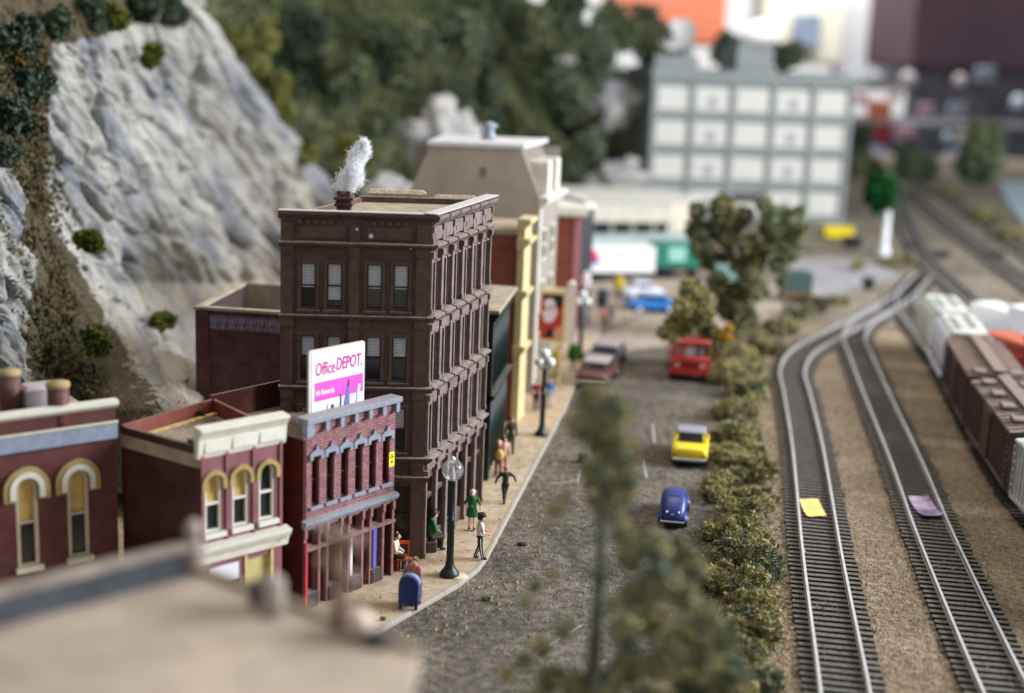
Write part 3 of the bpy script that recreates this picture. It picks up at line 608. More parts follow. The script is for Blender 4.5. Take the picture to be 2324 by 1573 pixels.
# shopfront: posts, two tiers, panels
mw = mat('reddish_brown_woodwork', (.26, .12, .11), .6, .25, 4, 0, 20, .6)
posts = [0, .62, .98, 1.62, 1.98, 2.62, 3.0, 3.62, LL-.12]
for s in posts:
    b = MB(f3); b.box(s, s+.1, -.1, .06, 0, 2.78); b.box(s-.01, s+.11, .06, .11, 2.45, 2.75, .01); b.build('post', mw, pb)
b = MB(f3); b.box(0, LL, -.12, .12, 1.98, 2.08); b.box(0, LL, -.1, .02, 2.68, 2.78); b.build('transom', mw, pb)
for a, c in ((.1, .62), (1.08, 1.62), (2.08, 2.62), (3.1, 3.62)): b = MB(f3); b.box(a, c, -.1, .1, .0, .5); b.box(a+.06, c-.06, .1, .12, .1, .4); b.build('stall_riser', mat('stall_dark', (.07, .05, .05), .6, .2, 4, 0, 20, .7), pb)
b = MB(f3); b.box(.02, .1, .062, .12, .05, 2.3); b.build('red_post_strip', flat('strip_red', (.55, .05, .08)), pb, 'crimson upright strip')
b = MB(f3); b.box(3.2, 3.36, -.08, .05, .55, 1.95); b.build('blue_panel', flat('panel_blue', (.12, .14, .42)), pb, 'blue upright panel')
b = MB(f3)
b.box(2.14, 2.24, -.06, .02, .55, 1.9); b.build('white_door_edge', G['white'], pb, 'white door frame edge')
for i in range(len(posts)-1):
    a, c = posts[i]+.1, posts[i+1]
    if c-a > .4:
        window(f3, pb, (a, c, .5, 1.98), -.16, mw, flat('shop_glass_red', (.06, .022, .018), .2), bar=.04, mid=False); window(f3, pb, (a, c, 2.08, 2.68), -.16, mw, flat('shop_glass_red', (.06, .022, .018), .2), bar=.04, mid=False)
    else:
        b = MB(f3); b.box(a, c, -.4, -.34, 0, 2.0); b.build('door', mw, pb); b = MB(f3); b.box(a, c, -.2, -.14, 2.08, 2.68); b.build('fanlight', flat('reddish_glass', (.05, .014, .012), .3), pb)
b = MB(f3); b.face([(0, -.5, 0), (LL, -.5, 0), (LL, -.5, 2.9), (0, -.5, 2.9)])
b.box(0, .12, -4.8, 0, 0, 5.75); b.box(LL-.12, LL, -4.8, -.02, 0, 5.75); b.box(.12, LL-.12, -4.8, -4.66, 0, 6.3)
b.build('side_wall', G['maroond'], pb)
b = MB(f3); b.box(.12, LL-.12, -4.66, -.02, 5.3, 5.4)
for i in range(22): b.box(.14, LL-.14, -.25-i*.2, -.21-i*.2, 5.4, 5.43)
b.build('roof', G['roofwood'], pb)
# yellow notice with black signs on the brick
b = MB(f3); b.box(LL-.3, LL-.04, .012, .03, 4.0, 4.52); yn = b.build('yellow_notice', flat('notice_yellow', (.82, .72, .04)), pb)
b = MB(f3)
def disc(b, s, z, r, n0, n1, a0=0, a1=360, k=14): b.slab([(s, z)]+[(s+r*math.cos(math.radians(lerp(a0, a1, i/k))), z+r*math.sin(math.radians(lerp(a0, a1, i/k)))) for i in range(k+1)], n0, n1)
for a0 in (60, 180, 300): disc(b, LL-.17, 4.36, .08, .031, .035, a0, a0+60, 5)
b.build('notice_sign', G['black'], yn); b = MB(f3); b.box(LL-.2, LL-.13, .031, .035, 4.12, 4.22); b.build('notice_mark', G['black'], yn)
# ---- billboard standing on the purple shop's roof
q0, q1 = Vector((-6.62, 43.5, 0)), Vector((-5.02, 45.5, 0)); fb = Fr(q0, q1, z=5.5); BLn = fb.L
bl = root('billboard', 'white office shop billboard with magenta lettering behind the grey cornice', 'billboard', q0+Vector((0, 0, 5.5)))
def rrect(s0, s1, z0, z1, r, k=5):
    P = []
    for cx, cz, a0 in ((s1-r, z0+r, -90), (s1-r, z1-r, 0), (s0+r, z1-r, 90), (s0+r, z0+r, 180)):
        P += [(cx+r*math.cos(math.radians(a0+90*i/k)), cz+r*math.sin(math.radians(a0+90*i/k))) for i in range(k+1)]
    return P
b = MB(fb); b.slab(rrect(0, BLn, 0, 2.92, .1), -.09, 0); b.build('board', mat('billboard_rim', (.66, .62, .56), .5, .1, 5), bl)
b = MB(fb); b.box(.12, BLn-.03, .004, .012, .1, 2.84); b.build('poster', flat('poster_white', (.86, .86, .92), .35), bl)
mg = flat('poster_magenta', (.78, .10, .52), .4)
b = MB(fb); b.box(.24, BLn-.08, .014, .018, 1.16, 1.80); b.build('magenta_band', mg, bl)
def text(name, s, fr, s0, n, z, size, m, parent, bold=.0, shear=0, width=1.0):
    cu = bpy.data.curves.new(name, 'FONT'); cu.body = s; cu.size = size; cu.extrude = .004; cu.offset = bold; cu.shear = shear; cu.resolution_u = 3
    o = bpy.data.objects.new(name, cu); COL.objects.link(o); dg = bpy.context.evaluated_depsgraph_get(); me = bpy.data.meshes.new_from_object(o.evaluated_get(dg))
    bpy.data.objects.remove(o); off = parent_world(parent)
    xs = [v.co.x for v in me.vertices]; x0_ = min(xs); sx = width/(max(xs)-x0_)
    for v in me.vertices: p = fr(s0+(v.co.x-x0_)*sx, n+v.co.z, z+v.co.y); v.co = p-off
    me.materials.clear(); me.materials.append(m); o = bpy.data.objects.new(name, me); COL.objects.link(o); o.parent = parent; return o
mr_ = flat('poster_rose', (.62, .05, .30), .4)
text('lettering', 'Office', fb, .28, .02, 2.04, .62, mr_, bl, .008, .1, .88); text('lettering', 'DEPOT.', fb, 1.22, .02, 2.10, .60, mr_, bl, .012, .12, 1.2)
text('lettering', 'Ink Rewards', fb, .28, .024, 1.36, .27, flat('poster_white', (.86, .86, .92)), bl, .006, 0, .84)
def piece(fr, name, m, parent, polys, n0=.026, n1=.03):
    for P in polys: b = MB(fr); b.slab(P, n0, n1); b.build(name, m, parent)
piece(fb, 'pen_picture', flat('pen_blue', (.20, .18, .52), .4), bl, [[(1.54, .3), (1.80, .3), (1.85, 1.0), (1.85, 1.4), (1.79, 1.64), (1.72, 1.4), (1.62, 1.0)]])
piece(fb, 'pen_tip', flat('pen_dark', (.10, .09, .16), .4), bl, [[(1.73, 1.45), (1.84, 1.45), (1.80, 1.72)]], .031, .034)
piece(fb, 'pencil_picture', flat('pen_dark', (.10, .09, .16), .4), bl, [[(1.40, .3), (1.46, .3), (1.46, 1.25), (1.41, 1.25)], [(.98, .2), (1.10, .2), (1.12, .95), (1.0, .95)]])
piece(fb, 'brush_picture', flat('brush_grey', (.62, .62, .70), .4), bl, [[(2.10, .35), (2.22, .35), (2.36, 1.45), (2.22, 1.48)], [(.82, .2), (.86, .2), (.86, 1.0), (.82, 1.0)]])
# ---- arched window shops
def arch_op(b, a, c, z0, z1, n, k=10):
    """fills the two spandrels above a semicircular head inside rect (a,c)x(z1-r,z1)"""
    r = (c-a)/2; m_ = (a+c)/2; zc = z1-r
    for sgn in (-1, 1):
        P = [(m_+sgn*r*math.sin(math.pi/2*i/k), zc+r*math.cos(math.pi/2*i/k)) for i in range(k+1)]
        for u, v in zip(P[:-1], P[1:]): b.face([(u[0], n, u[1]), (v[0], n, v[1]), (v[0], n, z1), (u[0], n, z1)])
def hood(fr, parent, a, c, z1, w, n0, n1, m, drop=.15, name='window_hood'):
    r = (c-a)/2; m_ = (a+c)/2; zc = z1-r; k = 12; b = MB(fr)
    A = [(m_-(r+w)*math.cos(math.pi*i/k), zc+(r+w)*math.sin(math.pi*i/k)) for i in range(k+1)]; B = [(m_-(r)*math.cos(math.pi*i/k), zc+(r)*math.sin(math.pi*i/k)) for i in range(k+1)]
    P = [(A[0][0], zc-drop)]+A+[(A[-1][0], zc-drop), (B[-1][0], zc-drop)]+B[::-1]+[(B[0][0], zc-drop)]
    K = len(P)
    AA = [(A[0][0], zc-drop)]+A+[(A[-1][0], zc-drop)]; BB = [(B[0][0], zc-drop)]+B+[(B[-1][0], zc-drop)]
    for i in range(len(AA)-1):
        for n_, fl in ((n1, 0), ):
            b.face([(AA[i][0], n_, AA[i][1]), (AA[i+1][0], n_, AA[i+1][1]), (BB[i+1][0], n_, BB[i+1][1]), (BB[i][0], n_, BB[i][1])])
        b.face([(AA[i][0], n0, AA[i][1]), (AA[i+1][0], n0, AA[i+1][1]), (AA[i+1][0], n1, AA[i+1][1]), (AA[i][0], n1, AA[i][1])])
        b.face([(BB[i][0], n0, BB[i][1]), (BB[i][0], n1, BB[i][1]), (BB[i+1][0], n1, BB[i+1][1]), (BB[i+1][0], n0, BB[i+1][1])])
    for q in (0, -1): b.face([(AA[q][0], n0, AA[q][1]), (AA[q][0], n1, AA[q][1]), (BB[q][0], n1, BB[q][1]), (BB[q][0], n0, BB[q][1])])
    return b.build(name, m, parent)
def arch_window(fr, parent, a, c, z0, z1, n, fm, bar, shade, blinddark=False):
    r = (c-a)/2; m_ = (a+c)/2; zc = z1-r; k = 12
    w = hood(fr, parent, a+bar, c-bar, z1-bar, bar, n-.05, n+.07, fm, drop=zc-z0, name='window')
    b = MB(fr); b.box(a+bar, c-bar, n-.04, n+.06, (z0+z1)/2-.06, (z0+z1)/2+.02); b.build('sash_bar', fm, w); b = MB(fr); b.box(a+bar, c-bar, n-.04, n+.06, z0, z0+.07); b.build('sash_rail', fm, w)
    def half(za, zb, m, nn, a2=a, c2=c):
        P = [(a2+.01, za), (c2-.01, za)]
        if zb > zc: P += [(m_+(r-.01)*math.cos(math.pi*i/k)*(1 if c2 == c else 1), zc+(r-.01)*math.sin(math.pi*i/k)) for i in range(k+1) if m_+(r-.01)*math.cos(math.pi*i/k) <= c2]
        else: P += [(c2-.01, zb), (a2+.01, zb)]
        q = MB(fr); q.slab(P, nn-.03, nn); return q
    half(z0, z1, 0, n-.06).build('pane', G['glass'], w)
    if shade: q = half((z0+z1)/2-.02, z1, 0, n-.052); q.build('shade', G['yglass'], w)
def ivory_sill(fr, parent, a, c, z, m): b = MB(fr); b.box(a-.08, c+.08, -.05, .16, z-.16, z, .01); b.build('window_sill', m, parent)
# middle shop, cream cornice
L2 = Vector((-9.17, 39.05, 0)); R2 = Vector((-7.07, 41.04, 0)); f = Fr(L2, R2, z=.17); LL = f.L
s2 = root('cream_corniced_shop', 'dark red shop with a deep cream cornice and three arched windows', 'building', L2)
wn = [(.14+i*.95, .14+i*.95+.58, 3.45, 5.3) for i in range(3)]
b = MB(f); wall(b, 0, LL, 0, 6.0, wn+[(.25, 1.35, .3, 2.3), (1.55, 2.5, .0, 2.3)], 0, .25)
for o in wn: arch_op(b, o[0], o[1], o[2], o[3], 0)
mp = mat('dusty_mauve_paint', (.26, .105, .118), .5, .15, 2, .004, 20, .3)
b.build('front_wall', mp, s2)
for s in (0, .84, 1.79, LL-.12): b = MB(f); b.box(s, s+.1, .003, .06, 3.1, 5.98); b.build('pilaster', mp, s2)
for i, o in enumerate(wn):
    hood(f, s2, o[0], o[1], o[3], .14, .003, .13, G['ochre'], .2); arch_window(f, s2, *o, -.1, G['ivory'], .07, i < 2); ivory_sill(f, s2, o[0], o[1], o[2], G['ivory'])
b = MB(f); b.profile(-.12, LL+.1, [(-.15, 5.85), (.03, 5.85), (.08, 6.0), (.12, 6.45), (.22, 6.62), (.30, 6.72), (.30, 6.8), (-.15, 6.84)])
for i in range(3): b.box(.1+i*.96, .9+i*.96, .09, .125, 6.02, 6.4, .01)
b.build('cornice', G['ivory'], s2)
b = MB(f); b.profile(-.1, LL+.16, [(0, 2.45), (.1, 2.5), (.16, 2.72), (.3, 2.92), (.34, 3.02), (.34, 3.08), (0, 3.14)]); b.ball((LL-.02, .33, 2.8), .05, 8); b.build('ledge', G['ivory'], s2)
b = MB(f); b.box(1.5, 2.55, -.22, -.12, 0, 2.44); b.box(1.5, 1.6, -.12, .05, 0, 2.44); b.box(2.45, 2.55, -.12, .05, 0, 2.44); b.build('door', mat('yellow_door', (.56, .47, .2), .5, .1, 3), s2)
b = MB(f); b.box(.3, 1.4, -.1, -.02, 1.75, 2.3); b.build('shop_sign', flat('sign_lilac_white', (.75, .74, .82)), s2, 'small lilac white sign board')
b = MB(f); b.box(.25, 1.35, -.3, -.25, .3, 1.7); b.build('pane', G['glass'], s2)
K1 = L2+Vector((-.836, .548, 0))*3.5; K2 = Vector((-10.0, 44.6, 0))
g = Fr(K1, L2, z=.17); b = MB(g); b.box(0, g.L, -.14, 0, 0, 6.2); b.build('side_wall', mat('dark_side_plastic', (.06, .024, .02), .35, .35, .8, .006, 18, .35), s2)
b = MB(g); b.box(-.02, g.L+.02, .002, .03, 5.55, 5.95); b.build('side_band', G['tan'], s2)
g = Fr(K2, K1, z=.17); b = MB(g); b.box(0, g.L, -.14, 0, 0, 6.25); b.build('back_wall', G['redb'], s2)
g = Fr(R2, K2, z=.17); b = MB(g); b.box(.05, g.L, -.14, 0, 0, 6.25); b.build('party_wall', G['redb'], s2)
b = MB(f); b.box(.0, .24, -.75, -.16, 5.8, 6.3); b.build('parapet_block', G['maroond'], s2)
b = MB(); b.prism([(p.x, p.y) for p in (L2.lerp(K2, .03), K1.lerp(R2, .04), K2.lerp(L2, .04), R2.lerp(K1, .04))], 5.85, 5.95)
for i in range(24):
    t = (i+.7)/25; p_, q_ = L2.lerp(R2, .12).lerp(K1.lerp(K2, .12), t), L2.lerp(R2, .93).lerp(K1.lerp(K2, .9), t); g = Fr(p_, q_); b.fr = g; b.box(0, g.L, -.02, .02, 5.952, 6.0); b.fr = (lambda x, y, z: Vector((x, y, z)))
b.build('roof', G['roofwood'], s2)
for c_, h_ in ((L2.lerp(R2, .22).lerp(K1, .16), .3), (K2.lerp(K1, .2).lerp(R2, .06), .24)): b = MB(); b.box(c_.x-.1, c_.x+.1, c_.y-.1, c_.y+.1, 5.96, 5.96+h_); b.build('roof_vent', G['black'], s2)
for t0, t1 in ((.15, .95), ):
    p_, q_ = K1.lerp(K2, .08).lerp(R2, .05), K2.lerp(K1, .05).lerp(R2, .06); g = Fr(p_, q_); b = MB(g); b.box(0, g.L, 0, .22, 5.96, 6.05, .03); b.build('roof_dust', mat('yellow_crumbs', (.48, .33, .13), .95, .35, 9, .05, 12), s2)
# left shop, big arches
R1 = Vector((-12.12, 40.5, 0)); L1 = R1+(Vector((-14.8, 38.4, 0))-R1)*1.7; f = Fr(L1, R1, z=.17); LL = f.L; top = 7.2
s1 = root('maroon_arched_shop', 'maroon shop with a blue grey band and big ochre arches', 'building', L1)
ppm = 1
wn = [(LL-.92-.66, LL-.92, 2.35, 5.15), (LL-.92-.66-1.55, LL-.92-1.55, 2.35, 5.15), (LL-.92-.66-3.1, LL-.92-3.1, 2.35, 5.15)]
b = MB(f); wall(b, 0, LL, 0, top-.2, wn, 0, .25)
for o in wn: arch_op(b, *o, 0)
b.build('front_wall', G['maroon'], s1)
for o in wn:
    hood(f, s1, o[0]-.02, o[1]+.02, o[3], .34, .003, .12, G['ochre'], .35); hood(f, s1, o[0]-.02, o[1]+.02, o[3]+.02, .17, .125, .17, G['ivory'], .3, 'window_hood_inner')
    arch_window(f, s1, *o, -.08, mat('tan_frame', (.55, .46, .34), .5, .08, 4), .11, True); ivory_sill(f, s1, o[0], o[1], o[2], G['cream'])
b = MB(f); b.box(-.02, LL+.02, .003, .12, 5.98, 6.5, .01); b.build('blue_band', G['bluegrey'], s1)
b = MB(f); b.profile(-.05, LL+.05, [(-.1, 6.93), (.06, 6.95), (.2, 7.08), (.2, 7.2), (-.1, 7.22)]); b.build('cornice', G['ivory'], s1)
b = MB(f); b.box(-.02, LL+.02, .12, .17, 6.5, 6.56); b.build('tan_strip', G['cream'], s1)
b = MB(f); b.box(0, .12, -3.8, -.003, 0, 6.9); b.box(LL-.12, LL, -1.2, -.003, 0, 6.9); b.box(.12, LL-.12, -3.8, -3.66, 0, 6.7); b.build('side_wall', G['maroond'], s1)
b = MB(f); b.box(.12, LL-.12, -3.66, -.1, 6.4, 6.5); b.build('roof', G['tan'], s1)
for (x, y, z) in ((20, 845, 8.25), (131, 872, 7.98)):
    p = at(x, y, z); b = MB(); b.lathe((p.x, p.y, 6.4), [(.32, 0), (.32, z-6.4-.1)], 18); cst = b.build('chimney', G['maroon'], s1)
    b = MB(); b.lathe((p.x, p.y, z-.1), [(.34, 0), (.36, .06), (.34, .16)], 18); b.build('chimney_cap', mat('cap_tan', (.34, .25, .12), .7, .15, 4), cst)
b = MB(f); b.box(LL-2.4, LL-1.3, -1.7, -.9, 6.5, 7.62, .1); b.build('roof_hatch', mat('pale_mauve', (.42, .36, .36), .7, .1, 3), s1)
# ---- low dark brick block behind
p0, p1 = Vector((-13.27, 56, 0)), Vector((-9.0, 55.5, 0)); f = Fr(p0, p1, z=0); LL = f.L; top = 7.15
s4 = root('low_brick_block', 'low dark red brick block behind the tall brown block', 'building', p0)
b = MB(f); b.box(0, LL, -.2, 0, 0, top); b.build('brick_wall', G['darkbrick'], s4); b = MB(f); b.box(0, .2, -6, -.2, 0, top-.02); b.build('side_wall', mat('inner_dark_brown', (.05, .032, .026), .8, .2, 3), s4)
b = MB(f); b.box(LL*0, .55, .004, .1, 0, top-.05); b.build('pilaster', G['darkbrick'], s4)
b = MB(f); b.box(.6, LL, .004, .06, 6.35, 6.95)
for i in range(9): b.box(.7+i*.4, .9+i*.4, .06, .12, 6.4, 6.75)
b.build('brick_frieze', G['palebrick'], s4)
b = MB(f); b.box(-.05, LL, -.24, .1, top, top+.12); b.box(-.05, .22, -6, -.24, top, top+.12); b.box(0, LL, -6.2, -6, 0, top+.1); b.build('coping', G['tan'], s4)
b = MB(f); b.box(.2, LL, -6, -.2, 6.0, 6.1); b.build('roof', mat('dark_roof', (.08, .065, .05), .9, .3, 3), s4)
# ---- dark green cast iron front
f = Fr(Vector((-.93, 55.9, 0)), Vector((-.21, 61.91, 0)), z=.17); LL = f.L; top = 7.45
s5 = root('dark_green_shop', 'narrow blackish green cast iron shopfront past the brown block', 'building', f.o)
b = MB(f); b.box(0, LL, -4, -.25, 0, top-.2); b.build('wall', G['dgreen'], s5)
b = MB(f)
b.box(0, .35, -.3, .12, 0, top-.25)
b.build('corner_post', G['dgreen'], s5)
for i in range(9): s = .6+i*.66; b = MB(f); b.tube([(s, -.05, .1), (s, -.05, 3.4)], .1, 8); b.tube([(s, -.05, 3.75), (s, -.05, 6.7)], .09, 8); b.ball((s, 0, 6.75), .16, 8); b.build('column', G['dgreen'], s5)
b = MB(f); b.profile(0, LL, [(-.25, 3.4), (.1, 3.45), (.28, 3.65), (.28, 3.75), (-.25, 3.8)]); b.profile(0, LL, [(-.25, 6.8), (.15, 6.9), (.35, 7.2), (.35, 7.28), (-.25, 7.28)]); b.build('ledge', G['dgreen'], s5)
b = MB(f); b.box(-.05, LL, -1.1, .36, 7.29, 7.45, .02); b.build('coping', G['tan'], s5)
# ---- pale yellow fronted building
yb = Vector((.12, 65.4, 0)); f = Fr(yb, yb+Vector((.30, 1.5, 0)), z=.17); LL = f.L; fside = Fr(yb+Vector((-3.2, .1, 0)), yb, z=.17)
s6 = root('yellow_front_shop', 'thin pale yellow front with a brick red side wall', 'building', yb)
b = MB(fside); b.box(0, 3.2, -4, -.0, 0, 9.35); b.build('side_wall', G['redb'], s6)
b = MB(fside); b.box(0, 3.2, -4.05, .06, 9.35, 9.6); b.build('coping', G['tan'], s6)
b = MB(f); b.box(-.1, LL, -.02, .32, 0, 10.0); b.build('front_wall', G['yellowp'], s6)
for z, e in ((9.95, .5), (9.0, .5), (6.45, .42), (3.7, .42)): b = MB(f); b.profile(-.2, LL, [(-.05, z-.35), (.34, z-.3), (.3+e*.35, z-.12), (.3+e*.6, z), (.3+e*.6, z+.18), (-.05, z+.2)]); b.build('cornice', G['yellowp'], s6)
# ---- beige gabled tower
T0 = Vector((1.13, 71.2, 0)); TL = Vector((-6.3, 71.0, 0)); ft = Fr(TL, T0, z=.0); LL = ft.L
s7 = root('beige_gabled_building', 'tall beige building with a blank mansard gable end', 'building', T0)
b = MB(ft); x0 = -5.75+6.3; b.slab([(x0-.15, 0), (LL, 0), (LL, 10.65), (6.3+.04, 13.2), (6.3-4.63, 13.2), (x0, 10.5), (x0-.15, 10.4)], -.3, 0); b.build('gable_wall', G['beige'], s7)
b = MB(ft); dp = 5.6
b.face([(LL, -.3, 0), (LL+1.3, -dp, 0), (LL+1.3, -dp, 10.4), (LL, -.3, 10.4)]); b.face([(x0-.15, -.3, 0), (x0-.15, -dp, 0), (x0-.15, -dp, 10.4), (x0-.15, -.3, 10.4)]); b.face([(x0, -dp, 0), (LL+1.3, -dp, 0), (LL+1.3, -dp, 13), (x0, -dp, 13)])
b.build('street_wall', mat('pale_stone', (.30, .265, .22), .6, .12, 2, .01, 8, .3), s7)
b = MB(ft); b.face([(LL, -.3, 10.4), (LL+1.3, -dp, 10.4), (7.6, -dp, 13.2), (6.34, -.3, 13.2)]); b.build('mansard_slope', mat('slate_plum', (.20, .165, .14), .7, .3, 3), s7); b = MB(ft); b.face([(x0, -.3, 10.5), (1.67, -.3, 13.2), (2.4, -dp, 13.2), (x0, -dp, 10.5)]); b.build('mansard_slope', mat('slate_plum', (.20, .165, .14), .7, .3, 3), s7)
b = MB(ft); b.prism([(1.5, .08), (6.5, .08), (8.0, -dp), (2.2, -dp)], 13.2, 13.42); b.build('flat_roof', mat('roof_offwhite', (.58, .56, .56), .7, .06, 2), s7)
for i in range(2):
    fr2 = Fr(ft(LL, -.3, 0), ft(LL+1.3, -dp, 0)); s = .9+i*2.3
    b = MB(fr2); b.box(s, s+1.0, -1.0, .25, 10.8, 12.5, .05); d_ = b.build('dormer', G['ivory'], s7)
    for z in (1.6, 4.4, 7.2): window(fr2, s7, (s, s+1.0, z, z+1.7), .06, G['ivory'], bar=.1)
fr2 = Fr(ft(LL, -.3, 0), ft(LL+1.3, -dp, 0)); b = MB(fr2); b.profile(-.1, 5.4, [(0, 10.1), (.2, 10.15), (.5, 10.5), (.5, 10.7), (0, 10.75)]); b.box(-.12, .25, .0, .12, 0, 10.1); b.build('cornice', G['ivory'], s7)
b = MB(ft); b.lathe((4.7, -3, 13.4), [(.5, 0), (.32, .25), (.22, .6), (.5, .75), (.1, .95)], 10); b.build('roof_vent', mat('vent_grey', (.30, .33, .38), .5, .1, 3), s7)
b = MB(ft); b.box(4.35, 4.6, .003, .03, 11.7, 12.2, .01); b.build('wall_patch', mat('patch_grey', (.16, .14, .12), .8, .2, 3), s7)
# projecting poster box on the street side
sp = atY(1221, 662, 72.6); b = MB(); sg_ = root('poster_box', 'cream rounded box sign with a red and black portrait poster', 'sign', (sp.x, 72.6, sp.z-2.45))
x1 = sp.x+1.62; zt = sp.z+.12; zb = zt-2.95; fx = Fr((sp.x, 72.6), (x1, 72.6))
W_ = x1-sp.x; b = MB(fx); b.slab(rrect(0, W_, zb, zt, .14, 4), -.9, 0); b.build('box', G['yellowp'], sg_)
b = MB(fx); b.slab(rrect(W_+.003, W_+.003+.45, zb+.1, zt+.4, .2, 5), -.95, -.05); b.build('side_face', mat('side_blush', (.70, .60, .52), .5, .05, 2), sg_)
b = MB(fx); b.box(.05, W_-.22, .005, .02, zb+.25, zt-.22); po = b.build('poster', flat('poster_red', (.42, .035, .02)), sg_)
b = MB(fx); b.slab([(.36, zt-.25), (W_-.24, zt-.25), (W_-.24, zt-.85), (W_-.5, zt-1.0), (.36, zt-.8)], .021, .026); b.build('dark_hair_patch', G['black'], po); b = MB(fx); b.slab([(.5, zb+.3), (.95, zb+.3), (.9, zb+.8), (.55, zb+.8)], .021, .026); b.build('dark_collar_patch', G['black'], po)
b = MB(fx); disc(b, .66, zt-.75, .30, .027, .03); b.slab([(.25, zt-1.25), (.6, zt-1.0), (1.0, zt-.8), (1.1, zt-1.3), (.85, zt-1.75), (.45, zt-1.8)], .027, .03); b.build('pale_face_patch', flat('face_pale', (.72, .58, .56)), po)
b = MB(fx); b.slab([(.9, zb+.3), (W_-.24, zb+.3), (W_-.24, zb+1.0), (1.0, zb+.85)], .031, .034); b.build('orange_patch', flat('face_orange', (.60, .28, .16)), po)
b = MB(fx); b.box(.15, .3, -.6, -.45, 0, zb); b.box(W_-.3, W_-.15, -.6, -.45, 0, zb); b.build('leg', G['yellowp'], sg_)
# ---- red building beyond
r0 = Vector((2.3, 88, 0)); f = Fr(r0, r0+Vector((1.45, 0, 0))); s8 = root('red_corner_building', 'brick red building with a white cornice past the beige tower', 'building', r0)
z8 = atY(1255, 490, 88).z; b = MB(f); b.box(0, 1.45, -6, 0, 0, z8); b.build('side_wall', G['redb'], s8)
b = MB(f); b.box(1.453, 1.9, -6, .05, 0, z8); b.build('front_wall', G['pink'], s8)
b = MB(f); b.box(-.1, 2.3, -6, .3, z8, z8+.75, .12); b.build('cornice', G['ivory'], s8)
f = Fr(r0+Vector((1.95, 1.2, 0)), r0+Vector((2.75, 1.6, 0))); s9 = root('charcoal_building', 'narrow charcoal building squeezed beside the red one', 'building', f.o)
b = MB(f); b.box(0, f.L, -6, 0, 0, z8+.35); b.build('wall', mat('charcoal_wall', (.06, .065, .07), .7, .2, 2, 0, 20, .2), s9)
b = MB(f); b.box(-.08, f.L+.08, -6, .1, z8+.35, z8+.75, .05); b.build('coping', G['ivory'], s9)
# ---- long cream warehouse and its yard
c0 = Vector((3.3, 122, 0)); c1 = Vector((16.6, 125.5, 0)); f = Fr(c0, c1); LL = f.L; hh = 5.0
s10 = root('cream_warehouse', 'long low cream warehouse with a dark window strip', 'building', c0)
b = MB(f); b.box(0, LL, -9, 0, 0, hh); b.build('wall', mat('warehouse_cream', (.62, .57, .47), .7, .08, .6), s10)
b = MB(f); b.box(-.2, LL+.2, -9.2, .25, hh, hh+.3); b.build('roof', mat('warehouse_roof', (.60, .58, .52), .8, .08, .4), s10)
for i in range(5): window(f, s10, (1.6+i*2.0, 3.4+i*2.0, 1.6, 3.1), .06, flat('frame_sage', (.20, .22, .16)), bar=.12, mid=False)
b = MB(f); b.box(LL-2.9, LL-.3, .004, .08, 0, 4.9); b.build('loading_door', mat('door_cream', (.70, .62, .50), .7, .05, 1), s10)
# ---- grey office block
g0, g1 = at(1462, 506), at(1907, 513); g0 = Vector((14.04, 150.6, 0)); g1 = Vector((36.6, 153.8, 0)); f = Fr(g0, g1); LL = f.L; hh = 16.5
s11 = root('grey_office_block', 'grey concrete office block with a grid of white panels', 'building', g0)
b = MB(f); b.box(0, LL, -12, 0, 0, hh); b.build('wall', G['greyc'], s11)
bw = LL/5; fh = 3.72
for i in range(5):
    for k in range(4):
        z = hh-1.35-(k+1)*fh+.45; a, c = i*bw+.36, (i+1)*bw-.36
        b = MB(f); b.box(a, c, .003, .1, z, z+fh-.95); pn = b.build('window', G['ivoryg'], s11)
        if i in (1, 3):
            q = MB(f); q.box((a+c)/2-.5, (a+c)/2+.5, .104, .16, z+.6, z+1.9); q.build('pane', flat('office_pane', (.36, .36, .35)), pn)
        if k == 3 and i == 2: q = MB(f); q.box(a+.2, c-.2, .104, .2, z+1.6, z+2.6); q.build('dark_opening', G['black'], pn)
for i in range(6): b = MB(f); s = min(max(i*bw-.3, 0), LL-.6); b.box(s, s+.6, .103, .45, 0, hh-1.2); b.build('pier', G['greyc'], s11)
for k in range(5): b = MB(f); z = hh-1.3-k*fh; b.box(0, LL, .104, .3, z-.1, z+.75); b.build('floor_band', G['greyc'], s11)
b = MB(f); b.box(-.2, LL+.2, -12, .5, hh-.9, hh, .05); b.box(.4, LL*.23, -9, -1, hh, hh+1.4); b.box(LL*.42, LL*.60, -8, -1, hh, hh+2.6); b.box(LL*.19, LL*.235, -8, -4, hh, hh+3); b.box(LL*.47, LL*.52, -8, -4, hh+2.6, hh+3.8)
b.build('roof', G['greyc'], s11)
p = f(LL*.15, -3, hh+1.4); dsh = root('satellite_dish', 'white satellite dish tilted on the grey office roof', 'dish', p)
b = MB(); vs = []; fs_ = []
nrm = Vector((-.35, -.75, .6)).normalized(); t1 = nrm.cross(Vector((0, 0, 1))).normalized(); t2 = nrm.cross(t1)
for i in range(7):
    for j in range(20): a = 2*math.pi*j/20; r = 2.1*i/6; vs.append(tuple(p+Vector((0, 0, 1.9))+t1*r*math.cos(a)+t2*r*math.sin(a)+nrm*.16*r*r))
for i in range(6):
    for j in range(20): fs_.append((i*20+j, i*20+(j+1) % 20, (i+1)*20+(j+1) % 20, (i+1)*20+j))
b.mesh(vs, fs_); b.build('bowl', G['white'], dsh); b = MB(); b.tube([p, p+Vector((0, 0, 1.9))], .25); b.build('mount', G['greyc'], dsh)
